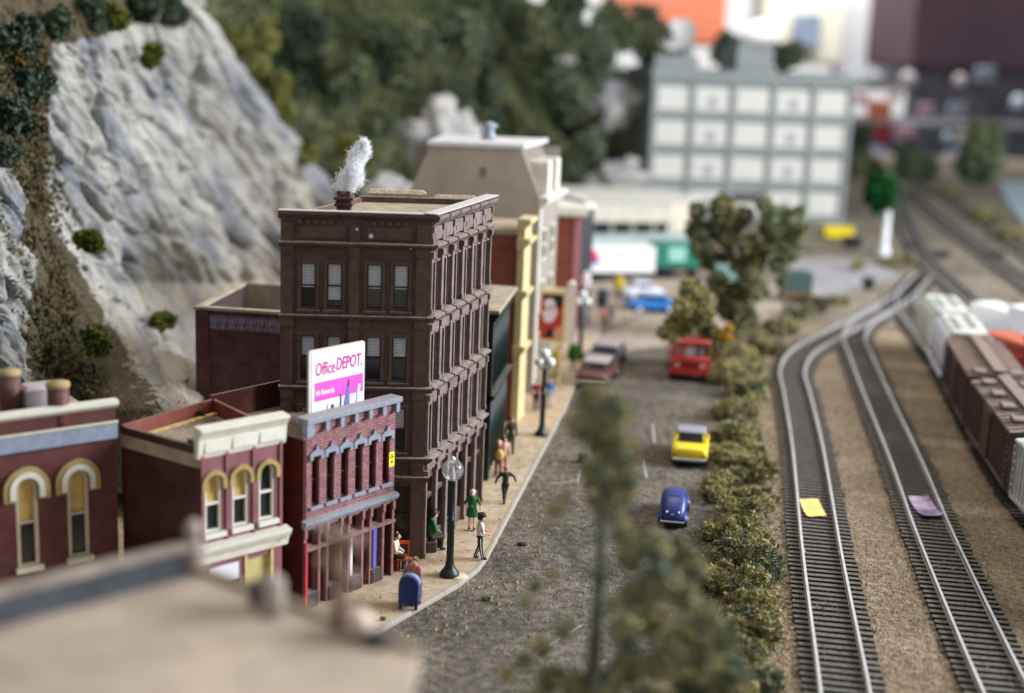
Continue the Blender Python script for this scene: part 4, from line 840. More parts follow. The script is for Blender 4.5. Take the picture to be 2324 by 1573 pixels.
# ---- near roof, out of focus
rz = 8.0; A = at(462, 1300, rz); B = at(955, 1482, rz)
fn = Fr(A, B); ndir = fn.d; e2 = Vector((-fn.n.x, -fn.n.y, 0)); C = B+Vector((-.25, -9, 0)); 
nr = root('near_building', 'big dusty beige roofed building blurred in the foreground', 'building', (B.x, B.y, 0))
Dl = at(-600, 1580, rz)
b = MB(); b.prism([(A.x, A.y), (B.x, B.y), (C.x, C.y), (-16, C.y), (Dl.x, Dl.y)], rz-.25, rz); b.build('roof', mat('near_roof_tan', (.43, .34, .26), .9, .2, .45, .02, 5), nr)
b = MB(); b.prism([(A.x, A.y-.1), (B.x-.1, B.y-.1), (C.x-.1, C.y), (-16, C.y), (Dl.x, Dl.y-.1)], 0, rz-.25); b.build('wall', mat('near_wall_tan', (.42, .37, .30), .8, .1, 1), nr)
b = MB(fn); b.box(0, fn.L, -.12, .12, rz+.002, rz+.10, .03); b.build('coping', mat('near_coping', (.33, .26, .18), .9, .3, 1), nr)
f = Fr(Dl, A); b = MB(f); b.box(0, f.L, -.22, -.0, rz-.3, rz+.52, .02); b.build('parapet', mat('parapet_charcoal', (.075, .08, .095), .8, .25, 1.5), nr)
b = MB(f); b.box(0, f.L, -.3, .04, rz+.52, rz+.66, .04); b.build('parapet_coping', mat('near_coping2', (.36, .30, .24), .9, .25, 1), nr)
def lump(name, label, cat, px, z0, prof, m, k=14):
    p = at(*px, z0); b = MB(); b.lathe((p.x, p.y, z0), prof, k); return tag(b.build(name, m), label, cat)
lump('roof_finial', 'rounded tan finial at the inner corner of the near parapet', 'finial', (440, 1300), rz, [(.22, 0), (.24, .5), (.18, .62), (.12, .8), (.2, .95), (.05, 1.12)], mat('finial_tan', (.46, .37, .32), .8, .1, 2))
lump('roof_pipe', 'stubby dark pipe on the near roof edge', 'pipe', (583, 1372), rz, [(.14, 0), (.14, .45), (.10, .5)], mat('pipe_dark', (.07, .065, .06), .7, .2, 2))
lump('roof_drum', 'pale grey drum beside the dark pipe on the near roof edge', 'drum', (620, 1392), rz, [(.22, 0), (.22, .62), (.16, .72)], mat('drum_grey', (.42, .38, .32), .7, .15, 2))
lump('roof_bundle', 'pale pink bundle lying at the near roof corner', 'bundle', (812, 1440), rz, [(.2, 0), (.3, .15), (.26, .36), (.1, .48)], mat('bundle_pink', (.66, .50, .42), .8, .1, 3))
lump('roof_stone', 'dark brown lump beside the pale bundle on the near roof', 'stone', (862, 1462), rz, [(.2, 0), (.28, .1), (.2, .22), (.05, .28)], mat('stone_brown', (.10, .085, .07), .9, .2, 3))
# gnarled bare brown stump tree rising from the near roof
p = at(768, 1425, rz); st = root('bare_stump_tree', 'blurred bare brown twiggy tree at the near roof edge', 'tree', p)
b = MB(); P = lambda dx, dz, dy=0: (p.x+dx, p.y+dy, rz+dz)
b.tube([P(0, 0), P(.0, .7), P(-.02, 1.3), P(-.05, 1.75)], [.1, .13, .11, .07], 8)
for q in ([P(-.02, 1.3), P(-.25, 1.62), P(-.42, 1.95)], [P(-.02, 1.45), P(.15, 1.72), P(.3, 1.7)], [P(0, .75), P(.2, .95)], [P(-.03, 1.1), P(-.3, 1.25)]): b.tube(q, [.07, .05, .03][:len(q)], 6)
b.build('trunk', mat('stump_bark', (.25, .16, .115), .8, .2, 3), st)
for q in (P(-.42, 2.0), P(-.2, 1.85), P(.05, 1.8), P(.32, 1.72), P(.22, 1.0), P(-.32, 1.28), P(.24, 1.6)): b = MB(); b.ball(q, .11, 8); b.build('bud', mat('bud_pink', (.45, .32, .27), .8, .1, 3), st)
# ================================================================== TRACKS
def spline(pts, step):
    P = [Vector((p[0], p[1], 0)) for p in pts]; P = [P[0]*2-P[1]]+P+[P[-1]*2-P[-2]]; out = []
    for i in range(1, len(P)-2):
        n = max(2, int((P[i+1]-P[i]).length/.25))
        for k in range(n):
            t = k/n; a, b, c, d = P[i-1:i+3]
            out.append(.5*((2*b)+(c-a)*t+(2*a-5*b+4*c-d)*t*t+(3*b-a-3*c+d)*t**3))
    out.append(P[-2]); q = [out[0]]; acc = 0
    for a, b in zip(out[:-1], out[1:]):
        L = (b-a).length
        while acc+L >= step:
            t = (step-acc)/L if L else 0; a = a.lerp(b, t); L = (b-a).length; acc = 0; q.append(a)
        acc += L
    return q
mtrk = gr_bed
def track(label, pts, gauge=1.44, near=100):
    Q = spline(pts, .44); T = []
    for i in range(len(Q)): T.append((Q[min(i+1, len(Q)-1)]-Q[max(i-1, 0)]).normalized())
    r = root('railway_track', label, 'track', (Q[0].x, Q[0].y, 0), 'tracks of the rail yard')
    # bed
    zb = track.z = track.z+.004; b = MB()
    for i in range(len(Q)-1):
        n0, n1 = Vector((T[i].y, -T[i].x, 0)), Vector((T[i+1].y, -T[i+1].x, 0))
        w = 1.42; ws = [1.26+.34*noise.noise(Q[i+k_]*1.7+Vector((0, 0, sd_*9)))+.12*noise.noise(Q[i+k_]*6) for k_ in (0, 1) for sd_ in (0, 1)]; b.face([tuple(Q[i]-n0*ws[0]+Vector((0, 0, zb))), tuple(Q[i]+n0*ws[1]+Vector((0, 0, zb))), tuple(Q[i+1]+n1*ws[3]+Vector((0, 0, zb))), tuple(Q[i+1]-n1*ws[2]+Vector((0, 0, zb)))])
    b.build('track_bed', mtrk, r)
    order = sorted(range(len(Q)), key=lambda i: Q[i].length if px_in(Q[i]) else 9e9); nearset = set(order[:near])
    rest = MB(); rr = random.Random(4)
    for i, p in enumerate(Q):
        a = math.atan2(T[i].y, T[i].x); f = Fr((p.x, p.y), ang=a+rr.gauss(0, .012)); dst = rest if i not in nearset else MB()
        dst.fr = f; w = 1.25+rr.gauss(0, .02); dst.box(-.115, .115, -w, w, .0, .13)
        if dst is not rest: dst.build('tie', G['tie'], r)
    if rest.v: tag(rest.build('far_ties', G['tie'], r), kind='stuff')
    for sgn in (-1, 1):
        b = MB(); off = sgn*gauge/2; prof = [(-.08, .13), (.08, .13), (.08, .16), (.022, .18), (.022, .26), (.045, .28), (.045, .33), (-.045, .33), (-.045, .28), (-.022, .26), (-.022, .18), (-.08, .16)]
        vs = []
        for i, p in enumerate(Q):
            n = Vector((T[i].y, -T[i].x, 0)); vs += [tuple(p+n*(off+a)+Vector((0, 0, z))) for a, z in prof]
        K = len(prof); fs = [(i*K+j, i*K+(j+1) % K, (i+1)*K+(j+1) % K, (i+1)*K+j) for i in range(len(Q)-1) for j in range(K)]
        i0 = len(b.v); b.v += vs; b.f += fs; b.mi += [0 if (t % K) in (5, 6, 7) else 1 for t in range(len(fs))]; b.sm += [False]*len(fs); b.uv += [(0, 0)]*(4*len(fs))
        b.build('rail', [G['rail'], G['railside']], r)
    return Q, T, r
track.z = .006
def px_in(p):
    q = Vector((p.x, p.y, -CH)); D = q.dot(_d)
    if D < 1: return False
    x, y = 1162+FP*q.dot(_r)/D, 786-FP*q.dot(_u)/D; return -40 < x < 2364 and y < 1640
def mid(a, b): p, q = at(*a, .3), at(*b, .3); m = (p+q)/2; return (m.x, m.y)
tA = [mid((1880, 1760), (2003, 1760)), mid((1862, 1573), (1977, 1573)), mid((1824, 1252), (1908, 1252)), mid((1800, 1015), (1867, 1015)), mid((1779, 887), (1840, 900)), mid((1771, 836), (1826, 846)), mid((1798, 791), (1841, 808)), mid((1862, 752), (1885, 780)), mid((1935, 712), (1955, 745)), mid((2035, 660), (2050, 690)), mid((2085, 610), (2110, 628))]
QA = track('left track with a yellow scrap between its rails', tA)
tB = [mid((2330, 1760), (2470, 1760)), mid((2233, 1573), (2343, 1573)), mid((2086, 1229), (2174, 1229)), mid((2016, 1040), (2093, 1040)), mid((1955, 887), (2019, 887)), mid((1923, 804), (1983, 804)), mid((1913, 762), (1964, 762)), mid((1940, 725), (1985, 728)), mid((2000, 688), (2040, 705))]
QB = track('second track with a purple petal between its rails', tB)
tC = [mid((2640, 1480), (2740, 1480)), mid((2300, 1130), (2385, 1130)), mid((2172, 912), (2238, 912)), mid((2121, 820), (2180, 820)), mid((2062, 735), (2105, 735)), mid((2035, 690), (2075, 690)), mid((2050, 655), (2085, 658)), mid((2078, 622), (2108, 630))]
QC = track('track carrying the brown boxcars', tC, near=60)
tD = [mid((2500, 980), (2570, 980)), mid((2330, 800), (2390, 800)), mid((2205, 700), (2252, 700)), mid((2140, 640), (2178, 640)), mid((2085, 585), (2115, 585)), mid((2050, 520), (2078, 520)), mid((2030, 460), (2052, 460)), mid((2022, 420), (2040, 420))]
track('far track carrying the orange and white engines', tD, near=60)
tE = [mid((2480, 760), (2530, 760)), mid((2324, 650), (2365, 650)), mid((2200, 555), (2230, 555)), mid((2110, 485), (2135, 485)), mid((2055, 430), (2075, 430))]
track('blurred far track running in from the right edge', tE, near=40)
tF = [mid((2480, 690), (2520, 690)), mid((2330, 582), (2362, 582)), mid((2225, 500), (2250, 500)), mid((2130, 440), (2150, 440)), mid((2070, 408), (2088, 408))]
track('farthest blurred track beside the light blue pond', tF, near=30)
# dirt and stray ballast lying on the ties
rg = np.random.default_rng(31)
for QQ, nm in ((QA, 'left'), (QB, 'second')):
    Qn = [(p, t) for p, t in zip(QQ[0], QQ[1]) if p.y < 85]; P_ = []
    for _ in range(9000):
        k_ = rg.integers(len(Qn)-1); p, t = Qn[k_]; dn = noise.noise(p*.35+Vector((0, 0, 3)))
        if rg.random() > .35+1.4*dn+(.5 if abs(rg.normal()) > 1.3 else 0): continue
        a_ = rg.uniform(-1.45, 1.45); q = p+Vector((t.y, -t.x, 0))*a_+t*rg.uniform(-.22, .22); P_.append((q.x, q.y, rg.uniform(.02, .145)))
    V, F = leaves(np.array(P_), .06, rg, 1.2); tag(npmesh('track_dirt', V, F, leafmat('tie_dirt', ((.07, .055, .04), (.18, .14, .095), (.32, .25, .17), (.12, .095, .065)), 2)), 'dusty ballast crumbs over the %s track' % nm, kind='stuff')
# joiners
jm = mat('rail_joiner', (.42, .42, .44), .4, .1, 5, metal=.4)
for x, y in ((1823, 1249), (1908, 1255), (2088, 1231), (2174, 1237)):
    p = at(x, y, .25); b = MB(); f = Fr((p.x, p.y), ang=math.radians(86)); b.fr = f; b.box(-.2, .2, -.075, .075, .14, .27, .02); tag(b.build('rail_joiner', jm), 'silver rail joiner on the ' + ('left' if x < 2000 else 'second') + (' rail of the left track' if x in (1823,) else ' rail, right side of the left track' if x == 1908 else ' track, left rail' if x == 2088 else ' track, right rail'), 'rail joiner', 'rail joiners')
# scraps between the rails
def scrap(name, label, px, w, h, m, curl, seed):
    c = at(*px, .3); n = 10; vs = []; fs = []
    for j in range(n):
        for i in range(n):
            u, v = i/(n-1)*2-1, j/(n-1)*2-1; z = .17+curl*(u*u*.5+v*v)*.6+.015*math.sin(u*4+seed)
            vs.append((c.x+u*w/2*(1-.04*v*v)+v*.05, c.y+v*h/2*(1-.03*u*u)+.1*u, z))
    k = n*n; vs += [(x, y, z-.02) for x, y, z in vs]
    for j in range(n-1):
        for i in range(n-1): q = j*n+i; fs += [(q, q+1, q+n+1, q+n), (k+q+n, k+q+n+1, k+q+1, k+q)]
    return tag(npmesh(name, vs, fs, m, smooth=True), label, 'scrap')
scrap('paper_scrap', 'yellow curled paper scrap lying across the left track', (1845, 1148), .86, 2.2, mat('scrap_yellow', (.74, .56, .17), .7, .12, 3), .10, 1)
scrap('petal', 'purple and lilac petal lying across the second track', (2100, 1148), .95, 2.5, mat('petal_purple', (.16, .06, .22), .4, .1, .9, col2=(.60, .50, .62)), .22, 2)
# ================================================================== TRAIN
def along(a, b): return Fr(a, b)
pa, pb_ = at(2290, 1172), at(2111, 836)
cdir = (Vector((QC[0][0].x, QC[0][0].y, 0)))
def track_point(Q, y):
    for a, b in zip(Q[:-1], Q[1:]):
        if (a.y-y)*(b.y-y) <= 0: return a.lerp(b, (y-a.y)/(b.y-a.y+1e-9))
    return Q[-1]
def boxcar(label, y0, L, W, Ht, m, Q, group, roofm=None, hatches=False, walk=True, rib=.42, doors=True):
    a = track_point(Q, y0); d = (track_point(Q, y0+L*.98)-a).normalized(); f = Fr((a.x, a.y), (a.x+d.x, a.y+d.y)); f.L = L
    r = root('boxcar', label, 'boxcar', (a.x, a.y, .33), group); z0, z1 = .88, .88+Ht-.3; w = W/2; roofm = roofm or m
    b = MB(f); b.slab([(.15, z0), (L-.15, z0), (L-.15, z1), (.15, z1)], -w, w)
    s = .2
    while s < L-.2: b.box(s, s+.07, w, w+.05, z0+.1, z1-.06); b.box(s, s+.07, -w-.05, -w, z0+.1, z1-.06); s += rib
    b.box(.1, L-.1, w, w+.07, z0, z0+.14); b.box(.1, L-.1, -w-.07, -w, z0, z0+.14); b.build('body', m, r)
    if doors:
        for sg in (1, -1):
            b = MB(f); n0, n1 = (w+.05, w+.1) if sg > 0 else (-w-.1, -w-.05); b.box(L*.42, L*.60, n0, n1, z0+.1, z1-.1)
            for k in range(4): q = L*.42+.1+k*.5; b.box(q, q+.08, *((n1, n1+.03) if sg > 0 else (n0-.03, n0)), z0+.2, z1-.2)
            b.build('door', m, r)
    b = MB(f); P = [(-w-.08, z1-.03), (-w-.04, z1+.05), (0, z1+.28), (w+.04, z1+.05), (w+.08, z1-.03)]; b.profile(.05, L-.05, P)
    s = .5
    while s < L-.4: b.profile(s, s+.09, [(-w-.09, z1), (-w-.04, z1+.09), (0, z1+.33), (w+.04, z1+.09), (w+.09, z1)]); s += .55
    b.build('roof', roofm, r)
    if walk: b = MB(f); b.box(0, L, -.3, .3, z1+.36, z1+.42); b.build('roof_walk', roofm, r)
    if hatches:
        for k in range(5):
            for sd in (-1, 1): q = 1.2+k*2.3; b = MB(f); b.box(q, q+.9, sd*.85-.32, sd*.85+.32, z1+.16, z1+.34, .05); b.build('hatch', roofm, r)
    for q in (1.6, L-1.6):
        b = MB(f); b.box(q-1.1, q+1.1, -.95, -.8, .5, .85, .05); b.box(q-1.1, q+1.1, .8, .95, .5, .85, .05); b.box(q-.2, q+.2, -.8, .8, .55, 1.0)
        tr = b.build('truck_frame', G['black'], r)
        for e in (-.7, .7):
            for n in (-.76, .66): b = MB(f); vs = []; b.tube([(q+e, n, .75), (q+e, n+.1, .75)], .42, 16); b.build('wheel', G['railside'], tr)
    b = MB(f); b.box(-.35, .15, -.1, .1, .85, 1.05); b.box(L-.15, L+.35, -.1, .1, .85, 1.05); b.build('coupler', G['black'], r)
    for q in (.16, L-.34):
        for n0, n1 in ((w+.055, w+.09), (-w-.09, -w-.055)):
            b = MB(f); b.box(q-.02, q, n0, n1, 1.0, 3.2); b.box(q+.22, q+.24, n0, n1, 1.0, 3.2)
            for k in range(7): b.box(q, q+.22, n0, n1, 1.1+k*.33, 1.14+k*.33)
            b.build('ladder', m, r)
    return r
grp = 'freight cars on the third track'; q = QC[0]
boxcar('pale grey ribbed boxcar cut by the right edge, nearest the viewer', 42.2, 12.3, 2.9, 2.75, G['silver'], q, grp, walk=False)
boxcar('brown ribbed boxcar with roof hatches behind the pale grey one', 55.1, 9.6, 2.9, 2.75, G['boxcar'], q, grp, hatches=True, rib=.36)
boxcar('second brown boxcar with bare plank roof, touching the lavender hopper', 65.2, 9.3, 2.9, 2.8, mat('boxcar_dark_brown', (.085, .05, .05), .6, .2, 2, 0, 16, .5), q, grp, mat('boxcar_roof_rust', (.17, .105, .085), .7, .2, 2, 0, 16, .3), rib=.6)
def hopper(label, y0, L, m, Q, group, topm):
    a = track_point(Q, y0); d = (track_point(Q, y0+L*.98)-a).normalized(); f = Fr((a.x, a.y), (a.x+d.x, a.y+d.y))
    r = root('covered_hopper', label, 'hopper car', (a.x, a.y, .33), group); b = MB(f)
    P = [(-1.0, .9), (-1.4, 1.5), (-1.45, 2.6), (-1.3, 3.25), (-.9, 3.5), (.9, 3.5), (1.3, 3.25), (1.45, 2.6), (1.4, 1.5), (1.0, .9)]
    b.profile(.3, L-.3, P); b.build('body', m, r)
    b = MB(f); b.profile(.2, L-.2, [(-1.0, 3.45), (-.95, 3.6), (.95, 3.6), (1.0, 3.45)]); b.build('roof', topm, r)
    for k in range(6): b = MB(f); b.lathe((1.5+k*(L-3)/5, .45 if k % 2 else -.45, 3.6), [(.3, 0), (.3, .12), (.1, .16)], 10); b.build('hatch', flat('hatch_grey', (.33, .34, .32)), r)
    b = MB(f); b.box(.1, L-.1, 1.35, 1.52, .95, 1.2); b.box(.1, L-.1, -1.52, -1.35, .95, 1.2); b.build('sill', m, r)
    for q in (1.6, L-1.6):
        b = MB(f); b.box(q-1.1, q+1.1, -.95, .95, .5, .9, .1); b.build('truck_frame', G['black'], r)
    return r
hopper('lavender white covered hopper with rounded side beyond the brown boxcars', 75.2, 6.4, G['lav'], q, grp, G['creamcar'])
hopper('cream covered hopper at the far end of the freight row', 82.0, 6.2, G['creamcar'], q, grp, mat('hopper_top', (.56, .55, .50), .5, .06, 2))
# engines on the next track
a = at(2285, 850)
def engine(label, px, L, cols, nm):
    p = at(*px); f = Fr((p.x, p.y), (p.x-.30*L, p.y+.95*L)); r = root(nm, label, 'locomotive', (p.x, p.y, .33), 'engines on the far track')
    m1, m2, m3 = cols; b = MB(f); b.slab([(0, .9), (L, .9), (L, 2.9), (2.6, 2.9), (2.5, 3.9), (.3, 3.9), (0, 2.6)], -1.4, 1.4); b.build('body', m1, r)
    b = MB(f); b.box(.2, L-.1, -1.45, 1.45, .95, 1.5); b.build('side_stripe', m2, r)
    b = MB(f); b.box(.3, 2.6, -1.45, 1.45, 3.9, 4.1, .05); b.box(2.8, L-.2, -1.0, 1.0, 2.9, 3.5, .1); b.build('roof', m3, r)
    b = MB(f); b.box(.25, .3, -1.0, 1.0, 2.9, 3.5); b.build('windscreen', G['glass'], r)
    for q in (1.6, L-1.8): b = MB(f); b.box(q-1.2, q+1.2, -1, 1, .4, .9, .1); b.build('truck_frame', G['black'], r)
engine('red and yellow engine behind the brown boxcars at the right edge', (2425, 955), 7, (mat('engine_red', (.50, .09, .09), .4, .1, 2), mat('engine_yellow', (.70, .42, .03), .4, .1, 2), mat('engine_orange', (.45, .10, .05), .4, .1, 2)), 'locomotive')
engine('white engine ahead of the red and yellow one', (2375, 860), 7, (mat('engine_white', (.74, .74, .78), .4, .05, 2), G['white'], G['white']), 'locomotive')
# ================================================================== STREET OBJECTS
def lamp_post(px, h, label, n=1):
    p = at(*px, .17); r = root('street_lamp', label, 'street lamp', p, 'street lamps on the sidewalk'); h -= .17
    b = MB(); b.lathe((p.x, p.y, p.z), [(.36, 0), (.34, .12), (.26, .22), (.17, .36), (.13, .6), (.125, 2.0), (.14, 2.02), (.14, 2.08), (.105, 2.12), (.10, h-.85), (.12, h-.83), (.12, h-.76)], 16); b.build('post', G['lamp'], r)
    if n == 1:
        b = MB(); b.ball((p.x, p.y, p.z+h-.40), .385, 24); g_ = b.build('globe', mglass, r); b = MB(); b.ball((p.x, p.y, p.z+h-.0), .09, 10); b.build('finial', G['white'], g_)
        b = MB(); b.lathe((p.x, p.y, p.z+h-.76), [(.07, 0), (.07, .22), (.05, .4), (.02, .46)], 10); b.build('bulb', flat('bulb_white', (.75, .76, .8), .3), r)
    else:
        for k, (dx, dz) in enumerate(((-.26, 0), (.26, 0), (0, .42))):
            b = MB(); b.tube([(p.x, p.y, p.z+h-.8), (p.x+dx*.7, p.y, p.z+h-.75), (p.x+dx, p.y, p.z+h-.62+dz)], .035, 6); b.build('arm', G['lamp'], r)
            b = MB(); b.ball((p.x+dx, p.y, p.z+h-.42+dz), .24, 12); b.build('globe', G['white'], r)
    return r
mglass = bpy.data.materials.new('clear_globe'); mglass.use_nodes = True; bs = mglass.node_tree.nodes['Principled BSDF']; bs.inputs['Transmission Weight'].default_value = .92; bs.inputs['Roughness'].default_value = .05; bs.inputs['IOR'].default_value = 1.35; bs.inputs['Base Color'].default_value = (.93, .95, .97, 1)
lamp_post((1020, 1306), 4.45, 'black lamp post with a clear glass globe in front of the brown block')
lamp_post((1229, 988), 4.2, 'black lamp post with three white globes beside the blue figure', 3)
lamp_post((1316, 815), 4.1, 'dark lamp post with white globes at the far street corner', 3)
b = MB(); p = at(1040, 1308, .17); b.lathe((p.x, p.y, .17), [(.36, 0), (.3, .03), (.1, .05)], 12); tag(b.build('glue_blob', mat('dried_glue', (.62, .52, .36), .5, .1, 4)), 'pale dried glue blob at the foot of the near lamp post', 'glue')
# mailbox
p = at(932, 1384, .17); r = root('mailbox', 'blue round topped mailbox near the kerb', 'mailbox', p); f = Fr((p.x-.42, p.y), ang=math.radians(-8), z=.17)
b = MB(f); b.slab([(0, .22), (.66, .22), (.66, .85)]+[(.33+.33*math.cos(math.pi*i/10), .85+.33*math.sin(math.pi*i/10)) for i in range(1, 10)]+[(0, .85)], -.62, 0); b.build('body', G['blue'], r)
b = MB(f); b.slab([(.33+.345*math.cos(math.pi*i/12), .85+.345*math.sin(math.pi*i/12)) for i in range(13)]+[(.33+.30*math.cos(math.pi*i/12), .85+.30*math.sin(math.pi*i/12)) for i in range(12, -1, -1)], -.5, -.14); b.build('hood_strip', mat('worn_blue_grey', (.22, .27, .38), .4, .2, 5), r)
for s in (.02, .54):
    for n in (-.6, -.1): b = MB(f); b.box(s, s+.1, n, n+.08, 0, .23); b.build('leg', G['blue'], r)
# chair
p = at(914, 1292, .17); f = Fr((p.x, p.y), ang=math.radians(5), z=.17); r = root('chair', 'orange red wooden chair by the corner of the brown block', 'chair', p)
b = MB(f); b.box(-.22, .22, -.22, .22, .4, .45); b.build('seat', G['redchair'], r)
b = MB(f); b.box(-.22, -.17, -.22, -.17, .45, 1.0); b.box(.17, .22, -.22, -.17, .45, 1.0); b.box(-.17, .17, -.22, -.17, .88, 1.0); b.build('backrest', G['redchair'], r)
for s in (-.2, .16):
    for n in (-.2, .16): b = MB(f); b.box(s, s+.05, n, n+.05, 0, .4); b.build('leg', G['redchair'], r)
# ------------------------------------------------------------------ people
def skin_mesh(name, parent, chains, m, sub=1):
    """tapered limbs and joints fused into one continuous surface"""
    b = MB()
    for ch in chains:
        for (c0, r0), (c1, r1) in zip(ch[:-1], ch[1:]):
            if (Vector(c1)-Vector(c0)).length < 1e-4: continue
            b.tube([c0, c1], [r0, r1], 10)
        for c0, r0 in ch: b.ball(c0, r0*.99, 10)
    me = bpy.data.meshes.new(name); me.from_pydata(b.v, [], b.f); o = bpy.data.objects.new(name, me); COL.objects.link(o)
    md = o.modifiers.new('fuse', 'REMESH'); md.mode = 'VOXEL'; md.voxel_size = .022; md.use_smooth_shade = True
    sm = o.modifiers.new('smooth', 'SMOOTH'); sm.factor = .5; sm.iterations = 3
    dg = bpy.context.evaluated_depsgraph_get(); m2 = bpy.data.meshes.new_from_object(o.evaluated_get(dg)); bpy.data.objects.remove(o)
    m2.materials.clear(); m2.materials.append(m); o = bpy.data.objects.new(name, m2); COL.objects.link(o); o.parent = parent; return o
def person(label, px, face, J, cl, z=.17, h=1.7, group='figures on the sidewalk', pos=None):
    """local axes: x = right of figure's facing... facing +y; J overrides joints"""
    p = pos or at(*px, z); r = root('person', label, 'person', p, group); k = h/1.7
    D = dict(pel=(0, 0, .90), chest=(0, 0, 1.28), neck=(0, 0, 1.43), head=(0, .02, 1.56), crown=(0, .01, 1.66),
             sl=(-.18, 0, 1.36), sr=(.18, 0, 1.36), el=(-.24, 0, 1.08), er=(.24, 0, 1.08), hl=(-.25, .08, .82), hr=(.25, .08, .82),
             hipl=(-.09, 0, .86), hipr=(.09, 0, .86), kl=(-.10, .02, .48), kr=(.10, .02, .48), fl=(-.10, 0, .08), fr=(.10, 0, .08), tl=(-.11, .14, .04), tr=(.11, .14, .04))
    D.update(J); ca, sa = math.cos(face), math.sin(face)
    T = {n: (k*(v[0]*ca-v[1]*sa), k*(v[0]*sa+v[1]*ca), k*v[2]) for n, v in D.items()}
    def mixp(a, b, t): return tuple(lerp(T[a][i], T[b][i], t) for i in range(3))
    R = lambda x: x*k
    arm = lambda s, a, g: [(T['chest'], R(.15*g)), (T['s'+s], R(.065*g)), (T['e'+s], R(.047*g)), (T['h'+s], R(.036*a))]
    leg = lambda s, g, a=1: [(T['pel'], R(.135*g)), (T['hip'+s], R(.092*g)), (T['k'+s], R(.064*g)), (T['f'+s], R(.045*g))]
    body = [[(T['pel'], R(.12)), (T['chest'], R(.13)), (T['neck'], R(.055)), (T['head'], R(.10)), (T['crown'], R(.075))]]
    for s in 'lr': body += [[(T['chest'], R(.13)), (T['s'+s], R(.055)), (T['e'+s], R(.04)), (T['h'+s], R(.034))], [(T['pel'], R(.12)), (T['hip'+s], R(.08)), (T['k'+s], R(.055)), (T['f'+s], R(.038)), (T['t'+s], R(.04))]]
    skin_mesh('body', r, body, cl.get('skin', G['skin']), 2)
    if 'top' in cl:
        sl = cl.get('sleeve', 1); ch = [[((T['pel'][0], T['pel'][1], T['pel'][2]-R(.05)), R(.13)), (T['pel'], R(.137)), (mixp('pel', 'chest', .5), R(.135)), (T['chest'], R(.155)), (mixp('chest', 'neck', .75), R(.08))]]
        for s in 'lr': e = mixp('s'+s, 'e'+s, .95) if sl < 1 else T['e'+s]; c_ = [(T['chest'], R(.155)), (T['s'+s], R(.078)), (e, R(.058))]; ch.append(c_+([(mixp('e'+s, 'h'+s, .85), R(.046))] if sl == 1 else []))
        skin_mesh('shirt', r, ch, cl['top'])
    if 'legs' in cl:
        skin_mesh('trousers', r, [[((T['pel'][0], T['pel'][1], T['pel'][2]+R(.10)), R(.13)), (T['pel'], R(.142)), (T['hip'+s], R(.10)), (T['k'+s], R(.076)), (T['f'+s], R(.062))] for s in 'lr'], cl['legs'])
    if 'dress' in cl:
        b = MB(); c0 = T['pel']; vs = []; n = 14; rings = [(.21, .58), (.235, .62), (.20, .85), (.155, 1.02), (.18, 1.25), (.16, 1.4), (.07, 1.45)]
        for rr, zz in rings: vs += [(r.location.x+R(rr)*math.cos(6.283*j/n)*(1.05), r.location.y+R(rr)*.75*math.sin(6.283*j/n), r.location.z+zz*k) for j in range(n)]
        fs = [(i*n+j, i*n+(j+1) % n, (i+1)*n+(j+1) % n, (i+1)*n+j) for i in range(len(rings)-1) for j in range(n)]+[tuple(range(n))[::-1], tuple((len(rings)-1)*n+j for j in range(n))]
        b.mesh(vs, fs); b.build('dress', cl['dress'], r)
        skin_mesh('sleeve', r, [[(T['s'+s], R(.07)), (T['e'+s], R(.058))] for s in 'l'], cl['dress']); skin_mesh('sleeve', r, [[(T['s'+s], R(.07)), (T['e'+s], R(.058))] for s in 'r'], cl['dress'])
    L0 = Vector(r.location)
    for s in 'lr':
        a, t = Vector(T['f'+s])+L0, Vector(T['t'+s])+L0; b = MB(); b.tube([a+(a-t)*.25, a.lerp(t, .5), t], [R(.05), R(.056), R(.042)], 8); b.build('shoe', cl.get('shoe', G['black']), r)
    hd, cr = Vector(T['head'])+L0, Vector(T['crown'])+L0; fw = Vector((-sa, ca, 0))
    b = MB(); b.ball(tuple(hd+Vector((0, 0, R(.055)))-fw*R(.03)), R(.122), 12, (1, 1, .92)); b.build('hair', cl.get('hair', G['hair']), r)
    b = MB(); b.ball(tuple(hd+fw*R(.045)+Vector((0, 0, -R(.01)))), R(.092), 10, (.95, 1, 1.1)); b.ball(tuple(hd+fw*R(.145)+Vector((0, 0, -R(.01)))), R(.02), 6)
    b.build('face', cl.get('skin', G['skin']), r)
    if 'hat' in cl:
        b = MB(); c = hd+Vector((0, 0, R(.10)))
        if cl.get('cap'): b.lathe(tuple(c), [(R(.125), 0), (R(.125), R(.05)), (R(.165), R(.085)), (R(.14), R(.12)), (R(.03), R(.13))], 14); b.ball(tuple(c+fw*R(.12)), R(.09), 8, (1, 1, .22))
        else: b.lathe(tuple(c), [(R(.20), 0), (R(.205), R(.02)), (R(.13), R(.03)), (R(.125), R(.10)), (R(.08), R(.12))], 14)
        b.build('hat', cl['hat'], r)
    return r, T
gcoat = mat('dark_green_cloth', (.012, .10, .03), .5, .2, 5); dk = mat('dark_navy_cloth', (.012, .018, .022), .6, .2, 5); wsh = mat('white_shirt', (.72, .66, .62), .6, .05, 5)
r_, T = person('police officer in white shirt, black cap and striped black trousers', (1088, 1269), math.radians(-80), dict(hr=(.2, .34, 1.02), er=(.24, .08, 1.06), el=(-.22, .0, 1.08), hl=(-.2, .3, 1.05), fl=(-.10, -.16, .08), tl=(-.12, -.02, .04), kl=(-.10, .0, .48), fr=(.09, .1, .08), tr=(.1, .26, .04)), dict(top=wsh, sleeve=.5, legs=dk, hat=G['black'], cap=1), h=1.68)
